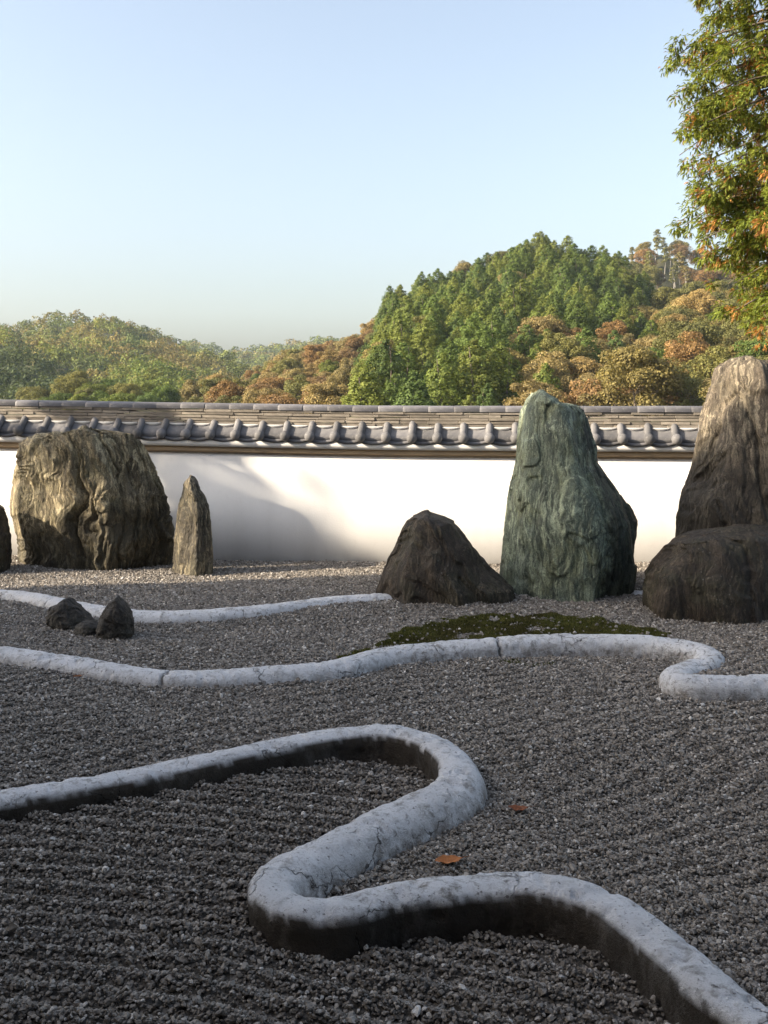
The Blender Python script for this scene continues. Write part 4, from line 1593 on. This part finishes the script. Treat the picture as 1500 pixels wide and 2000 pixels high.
    for x, r, z, p in H_RB.spots(8.2, rng, 0.6, 1.0):
        if not vis(H_RB, x, r, z, 10, [H_MAIN, H_R]):
            continue
        u = rng.random()
        pl = (' on the crest of the far right ridge ' if r > 405 else ' below the crest of the far right ridge ') + col(p, *rb_cols)
        if u < .4:
            later('pine', int(rng.integers(3)), x, r, z - .4, rng.uniform(.70, .95), rng.uniform(0, 6.28), pick(OL), 'bare-stemmed pine' + pl, 'pines on the far right ridge', 'pine_tree')
        else:
            k, cl = ('brownish', RUST) if u < .65 else ('olive', OL)
            later('broad', int(rng.integers(6)), x, r, z - .4, rng.uniform(.75, 1.05), rng.uniform(0, 6.28), pick(cl), k + ' tree' + pl, 'small trees on the far right ridge', 'broadleaf_tree')

    # plant from the front backwards, leaving out trees that stand wholly behind nearer crowns
    cover = np.full(500, 790.0)
    for y, a_, sxy in sorted(waiting, key=lambda w: w[0]):
        kind, x, z, sc_ = a_[0], a_[2], a_[4], a_[5]
        h, w = {'conifer': (16.0, 3.0), 'broad': (10.5, 4.2), 'pine': (13.0, 2.6)}[kind]
        p = 750 + x / y * F
        wp = w * sc_ * sxy / y * F
        top = 780 - (z + h * sc_ - HC) / y * F
        i0, i1 = int((p - wp) / 4) + 40, int((p + wp) / 4) + 41
        i0, i1 = max(0, i0), min(499, i1)
        if i1 <= i0:
            continue
        if np.mean(cover[i0:i1] - top > 6) < .35:
            continue
        plant(*a_, sxy=sxy)
        m0, m1 = int((p - wp * .7) / 4) + 40, int((p + wp * .7) / 4) + 41
        cover[max(0, m0):m1] = np.minimum(cover[max(0, m0):m1], top + .22 * h * sc_ / y * F)

    # far woods that read as one mass
    def far_wood(hill, step, label, pal, tree_r, per, size, seed, others):
        rg = np.random.default_rng(seed)
        vs, ts, cs, n = [], [], [], 0
        for x, r, z, p in hill.spots(step, rg):
            if not vis(hill, x, r, z, hill.th, others):
                continue
            ht = hill.th * rg.uniform(.8, 1.25)
            R = tree_r * rg.uniform(.75, 1.25)
            d = sphere_pts(per, rg, .45)
            lob = 1 + .3 * np.sin(d[:, 0] * 5 + rg.uniform(0, 6)) * np.sin(d[:, 2] * 6 + rg.uniform(0, 6))
            cen = np.array([x, r, z + ht * .55]) + d * np.array([R, R, ht * .45]) * lob[:, None] * rg.uniform(.75, 1.05, (per, 1))
            v, t = cards(cen, d + rg.normal(0, .45, (per, 3)), size * rg.uniform(.6, 1.3, per), rg)
            w = vnoise(x / 60, r / 60, 0, seed + 5)
            c = np.array(pal[int(rg.integers(len(pal)))] if rg.random() < .6 else pal[int((w * .5 + .5) * len(pal)) % len(pal)]) * rg.uniform(.8, 1.2)
            vs.append(v)
            ts.append(t + n)
            cs.append(np.broadcast_to(np.r_[c, 1], (len(v), 4)))
            n += len(v)
        me = mesh_np('far_forest', np.vstack(vs), tris=np.vstack(ts))
        at = me.attributes.new('leafcol', 'FLOAT_COLOR', 'POINT')
        at.data.foreach_set('color', np.vstack(cs).astype(np.float32).ravel())
        tag(put('far_forest', me, M['foliage_v']), label, 'forest', kind='stuff')
        print(label, len(vs), 'trees', n // 2, 'tris')
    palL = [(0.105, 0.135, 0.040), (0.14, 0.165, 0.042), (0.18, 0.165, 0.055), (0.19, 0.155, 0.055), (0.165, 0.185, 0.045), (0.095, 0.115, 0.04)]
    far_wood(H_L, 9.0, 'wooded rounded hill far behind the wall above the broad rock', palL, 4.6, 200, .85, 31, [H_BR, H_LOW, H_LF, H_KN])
    far_wood(H_LF, 7.5, 'shaded wood on the lower flank of the far rounded hill', [(0.055, 0.075, 0.03), (0.065, 0.085, 0.03), (0.05, 0.065, 0.03)], 4.0, 190, .7, 32, [H_LOW])  # leaf colours darkened to stand for the shade on this flank
    far_wood(H_KN, 7.0, 'yellow-green knoll of trees before the far rounded hill', [(0.12, 0.15, 0.03), (0.10, 0.135, 0.03), (0.14, 0.15, 0.035)], 3.6, 190, .65, 33, [H_LOW])
    far_wood(H_F, 13.0, 'hazy distant wooded ridge in the gap between the hills', palL, 6.0, 90, 1.5, 34, [H_L, H_BR, H_MAIN])


build_hills()


# ------------------------------------------------------------------ big cypress beyond the wall, at right
def build_cypress():
    Y0 = 20.0
    X0 = (1640 - 750) / F * Y0
    rng = np.random.default_rng(44)
    root = empty('cypress_tree', (X0, Y0, 0))
    tag(root, 'tall yellow-green cypress with drooping orange-tipped sprays beside the sky', 'tree')
    H = 15.0
    z = np.linspace(0, H, 14)
    path = np.stack([.12 * np.sin(z * .5), .1 * np.cos(z * .4), z], 1)
    v, q = tube(path, np.linspace(.30, .05, 14), 12)
    me = mesh_np('trunk', v, quads=q, smooth=True)
    put('trunk', me, M['bark'], root)
    bv, bq, bn = [], [], 0
    vs, cs = [], []

    def reach(h):
        # crown outline measured from the trunk (towards the left, where it is seen)
        return np.interp(h, [2.9, 3.3, 4.0, 4.6, 4.8, 5.2, 6.0, 7.0, 8.0, 9.0, 10.0, 12.0, 14.8], [0.9, 2.0, 2.35, 2.55, 2.6, 2.8, 2.95, 3.1, 3.25, 3.3, 3.0, 2.2, .3])
    nb = 330
    for i in range(nb):
        h = 2.9 + 11.7 * ((i + rng.random()) / nb)
        a = rng.uniform(0, 2 * np.pi)
        R = reach(h) * rng.uniform(.80, 1.04)
        h0 = h + R * 0.10
        d = np.array([math.cos(a), math.sin(a), 0])
        tt = np.linspace(0, 1, 7)
        pth = np.stack([d[0] * R * tt, d[1] * R * tt, h0 + R * (0.22 * tt - 0.42 * tt ** 2) + .05 * np.sin(tt * 9 + i)], 1)
        v, q = tube(pth, np.linspace(.045, .008, 7), 5)
        bv.append(v)
        bq.append(q + bn)
        bn += len(v)
        # side twigs carry drooping fans
        nt_ = int((120 + 105 * R) * (1.0 if math.cos(a) < .35 else .45))
        ncl = int(7 + 3.2 * R)
        f = rng.uniform(.18, 1.0, ncl) ** .62
        cen = np.stack([np.interp(f, tt, pth[:, k]) for k in range(3)], 1)
        side = np.cross(d, [0, 0, 1])
        wid = .62 * (1.10 - f) + .12
        cen += side * (rng.uniform(-1, 1, ncl) * wid)[:, None] + d * (rng.normal(0, .10, ncl))[:, None]
        cen[:, 2] += rng.normal(0, .15, ncl) - .08
        ocl = rng.random(ncl) < (0.05 + 0.20 * (f < .65) + 0.08 * (h < 7.0))
        who = rng.integers(0, ncl, nt_)
        dv = rng.normal(0, 1, (nt_, 3))
        dv /= np.linalg.norm(dv, axis=1)[:, None]
        base = cen[who] + dv * np.array([.135, .135, .11]) * rng.uniform(.3, 1.15, (nt_, 1))
        orange = np.where(ocl[who], rng.random(nt_) < .75, rng.random(nt_) < .06)
        # each twig end is a drooping fan of scale-leaf fingers
        o = d * rng.uniform(.0, .7, (nt_, 1)) + side * rng.normal(0, .35, (nt_, 1)) + dv * .7
        o[:, 2] += rng.uniform(-.75, .1, nt_)
        o /= np.linalg.norm(o, axis=1)[:, None]
        up = np.array([0, 0, 1.0]) + rng.normal(0, .35, (nt_, 3))
        s_ = np.cross(o, up)
        s_ /= np.linalg.norm(s_, axis=1)[:, None] + 1e-9
        L = rng.uniform(.060, .120, (nt_, 1))
        c = np.array([0.150, 0.200, 0.036]) * rng.uniform(.7, 1.3, (nt_, 1)) + np.array([0.05, .02, 0]) * rng.random((nt_, 1))
        co_ = np.array([0.36, 0.185, 0.055]) * rng.uniform(.7, 1.2, (nt_, 1))
        c = np.where(orange[:, None], co_, c)
        k = 7
        for m in range(k):
            u = (m - (k - 1) / 2) / (k / 2)
            p0 = base + o * L * .12 * m
            tipd = o * (1 - .35 * abs(u)) + s_ * u * .85
            ll = L * (1 - .35 * abs(u)) * rng.uniform(.8, 1.15, (nt_, 1))
            tip = p0 + tipd * ll - np.array([0, 0, .50]) * ll
            w = np.cross(tipd, up)
            w = w / (np.linalg.norm(w, axis=1)[:, None] + 1e-9) * .0108
            vs.append(np.stack([p0 + w, tip, p0 - w], 1))
            cs.append(c)
    vs = [np.concatenate(vs).reshape(-1, 3)]
    cs = np.concatenate(cs)
    V = vs[0]
    n = len(V) // 3
    me = mesh_np('crown', V, tris=np.arange(n * 3).reshape(-1, 3))
    at = me.attributes.new('leafcol', 'FLOAT_COLOR', 'POINT')
    cc = np.repeat(np.concatenate([cs, np.ones((n, 1))], 1), 3, axis=0)
    at.data.foreach_set('color', cc.astype(np.float32).ravel())
    put('crown', me, M['foliage_v'], root)
    me = mesh_np('limb', np.vstack(bv), quads=np.vstack(bq), smooth=True)
    put('limbs', me, M['bark'], root)
    print('cypress quads', n)


build_cypress()


# ------------------------------------------------------------------ temple hall behind the camera (its roof shades the garden)
def build_hall():
    root = empty('temple_hall', (0, 0, 0))
    tag(root, 'dark timber temple hall with steep roof overlooking the gravel garden', 'building')

    def roof(name, x0, x1, ridge, H, eave_y, eave_z):
        """gabled roof; ridge(x) gives the depth of the ridge"""
        th = .35
        v = []
        for x in (x0, x1):
            r = ridge(x)
            v += [(x, eave_y, eave_z), (x, r, H), (x, r - (eave_y - r), eave_z), (x, r - (eave_y - r), eave_z - th), (x, r, H - th * 1.5), (x, eave_y, eave_z - th)]
        f = [[0, 6, 7, 1], [1, 7, 8, 2], [2, 8, 9, 3], [3, 9, 10, 4], [4, 10, 11, 5], [5, 11, 6, 0], [0, 1, 4, 5], [1, 2, 3, 4], [6, 11, 10, 7], [7, 10, 9, 8]]
        bm = bmesh.new()
        vv = [bm.verts.new(p) for p in v]
        for q in f:
            bm.faces.new([vv[k] for k in q])
        return put(name, bm_mesh(name, bm), M['thatch'], root)

    Hw, Hm = 7.0, 7.6
    roof('wing_roof', -26.0, -9.0, lambda x: -4.6, Hw, 0.6, 4.4)
    roof('main_roof', -8.9, 12.0, lambda x: -4.8, Hm, 0.9, 4.4)
    bm = bmesh.new()
    box_bm(bm, -28, 11, -9, -1.6, .3, 4.25)
    put('hall_body', bm_mesh('hall_body', bm), M['wood'], root)
    bm = bmesh.new()
    box_bm(bm, -28, 11, -1.595, -0.35, .45, .55)
    put('veranda', bm_mesh('veranda', bm), M['wood'], root)
    bm = bmesh.new()
    box_bm(bm, -.09, .09, -.09, .09, 0, 4.6)
    pm = bm_mesh('post', bm)
    for x in (-24, -20, -16, -12, -8, -4, 2.6, 6.5, 10.5):
        put('post', pm, M['wood'], root, (x, -.5, 0))


build_hall()


def build_shadow_blocker():
    """gabled slab added out of view at left; its outline is shaped to shade the gravel"""
    root = empty('shadow_blocker', (-12.8, -0.45, 0), math.radians(14.0))
    tag(root, 'added gabled slab out of view at left, shaped to shade the gravel', 'building')
    bm = bmesh.new()
    prof = [(7.04, 7.00), (7.04, 7.20), (6.1, 8.60), (5.0, 10.15), (3.4, 12.0), (-2.2, 5.9), (-2.2, 5.7)]  # unseen outline fitted to where the shadow edge should fall
    ring = [[bm.verts.new((x, y, z)) for y, z in prof] for x in (-.75, .75)]
    k = len(prof)
    for i in range(k):
        bm.faces.new([ring[0][i], ring[0][(i + 1) % k], ring[1][(i + 1) % k], ring[1][i]])
    bm.faces.new(ring[0][::-1])
    bm.faces.new(ring[1])
    put('roof', bm_mesh('roof', bm), M['thatch'], root)  # upper part of the added sun blocker
    bm = bmesh.new()
    box_bm(bm, -.6, .6, -1.6, 6.98, 0, 5.65)
    box_bm(bm, -.598, .598, -.2, 6.978, 5.652, 6.99)
    put('wall', bm_mesh('wall', bm), M['wood'], root)  # lower part of the added sun blocker


build_shadow_blocker()


# ------------------------------------------------------------------ garden trees outside the frame that dapple the wall
def shade_tree(x, y, zc, rx, ry, rz, ncl, seed, label):
    """airy crown on a tall bare trunk"""
    rng = np.random.default_rng(seed)
    r = empty('garden_tree', (x, y, 0))
    tag(r, label, 'tree', 'garden trees left of the gravel')
    vs, ts, n, cl = [], [], 0, []
    for i in range(ncl):
        d = sphere_pts(1, rng, 0)[0]
        p = np.array([0, 0, zc]) + d * np.array([rx, ry, rz]) * rng.uniform(.2, 1.0)
        cl.append(p)
        per = 85
        q = sphere_pts(per, rng, .2)
        R_ = rng.uniform(.05, .045 * zc) + .06
        cen = p + q * R_ * np.array([1.2, 1.2, .55]) * rng.uniform(.2, 1.1, (per, 1))
        v, t = cards(cen, q + rng.normal(0, .7, (per, 3)), rng.uniform(.08, .16, per), rng)
        vs.append(v)
        ts.append(t + n)
        n += len(v)
    me = mesh_np('crown', np.vstack(vs), tris=np.vstack(ts))
    c = put('crown', me, M['foliage'], r)
    c.color = (0.09, 0.11, 0.03, 1)
    put('trunk', trunk_mesh('trunk', zc + rz * .6, .03 + .012 * zc, cl[:9], seed, M['bark'], 0.01), None, r)


shade_tree(-9.0, 9.45, 4.55, 0.6, 0.62, 0.75, 8, 5, 'small airy garden tree at the left end of the white wall')
shade_tree(-21.0, 5.95, 10.6, 0.9, 0.60, 1.0, 6, 6, 'second airy garden tree farther beyond the added slab')


# ------------------------------------------------------------------ autumn haze in the valley air
def build_haze():
    bm = bmesh.new()
    box_bm(bm, -1350, 1350, -330, 1750, -1.5, 150)
    m = bpy.data.materials.new('haze')
    m.use_nodes = True
    t = m.node_tree
    t.nodes.remove(t.nodes['Principled BSDF'])
    pv = t.nodes.new('ShaderNodeVolumePrincipled')
    pv.inputs['Color'].default_value = (0.72, 0.86, 1.0, 1)
    pv.inputs['Density'].default_value = 0.00011
    t.links.new(pv.outputs[0], t.nodes['Material Output'].inputs['Volume'])
    tag(put('haze', bm_mesh('haze', bm), m), 'thin pale autumn haze over the valley', 'haze', kind='stuff')


build_haze()
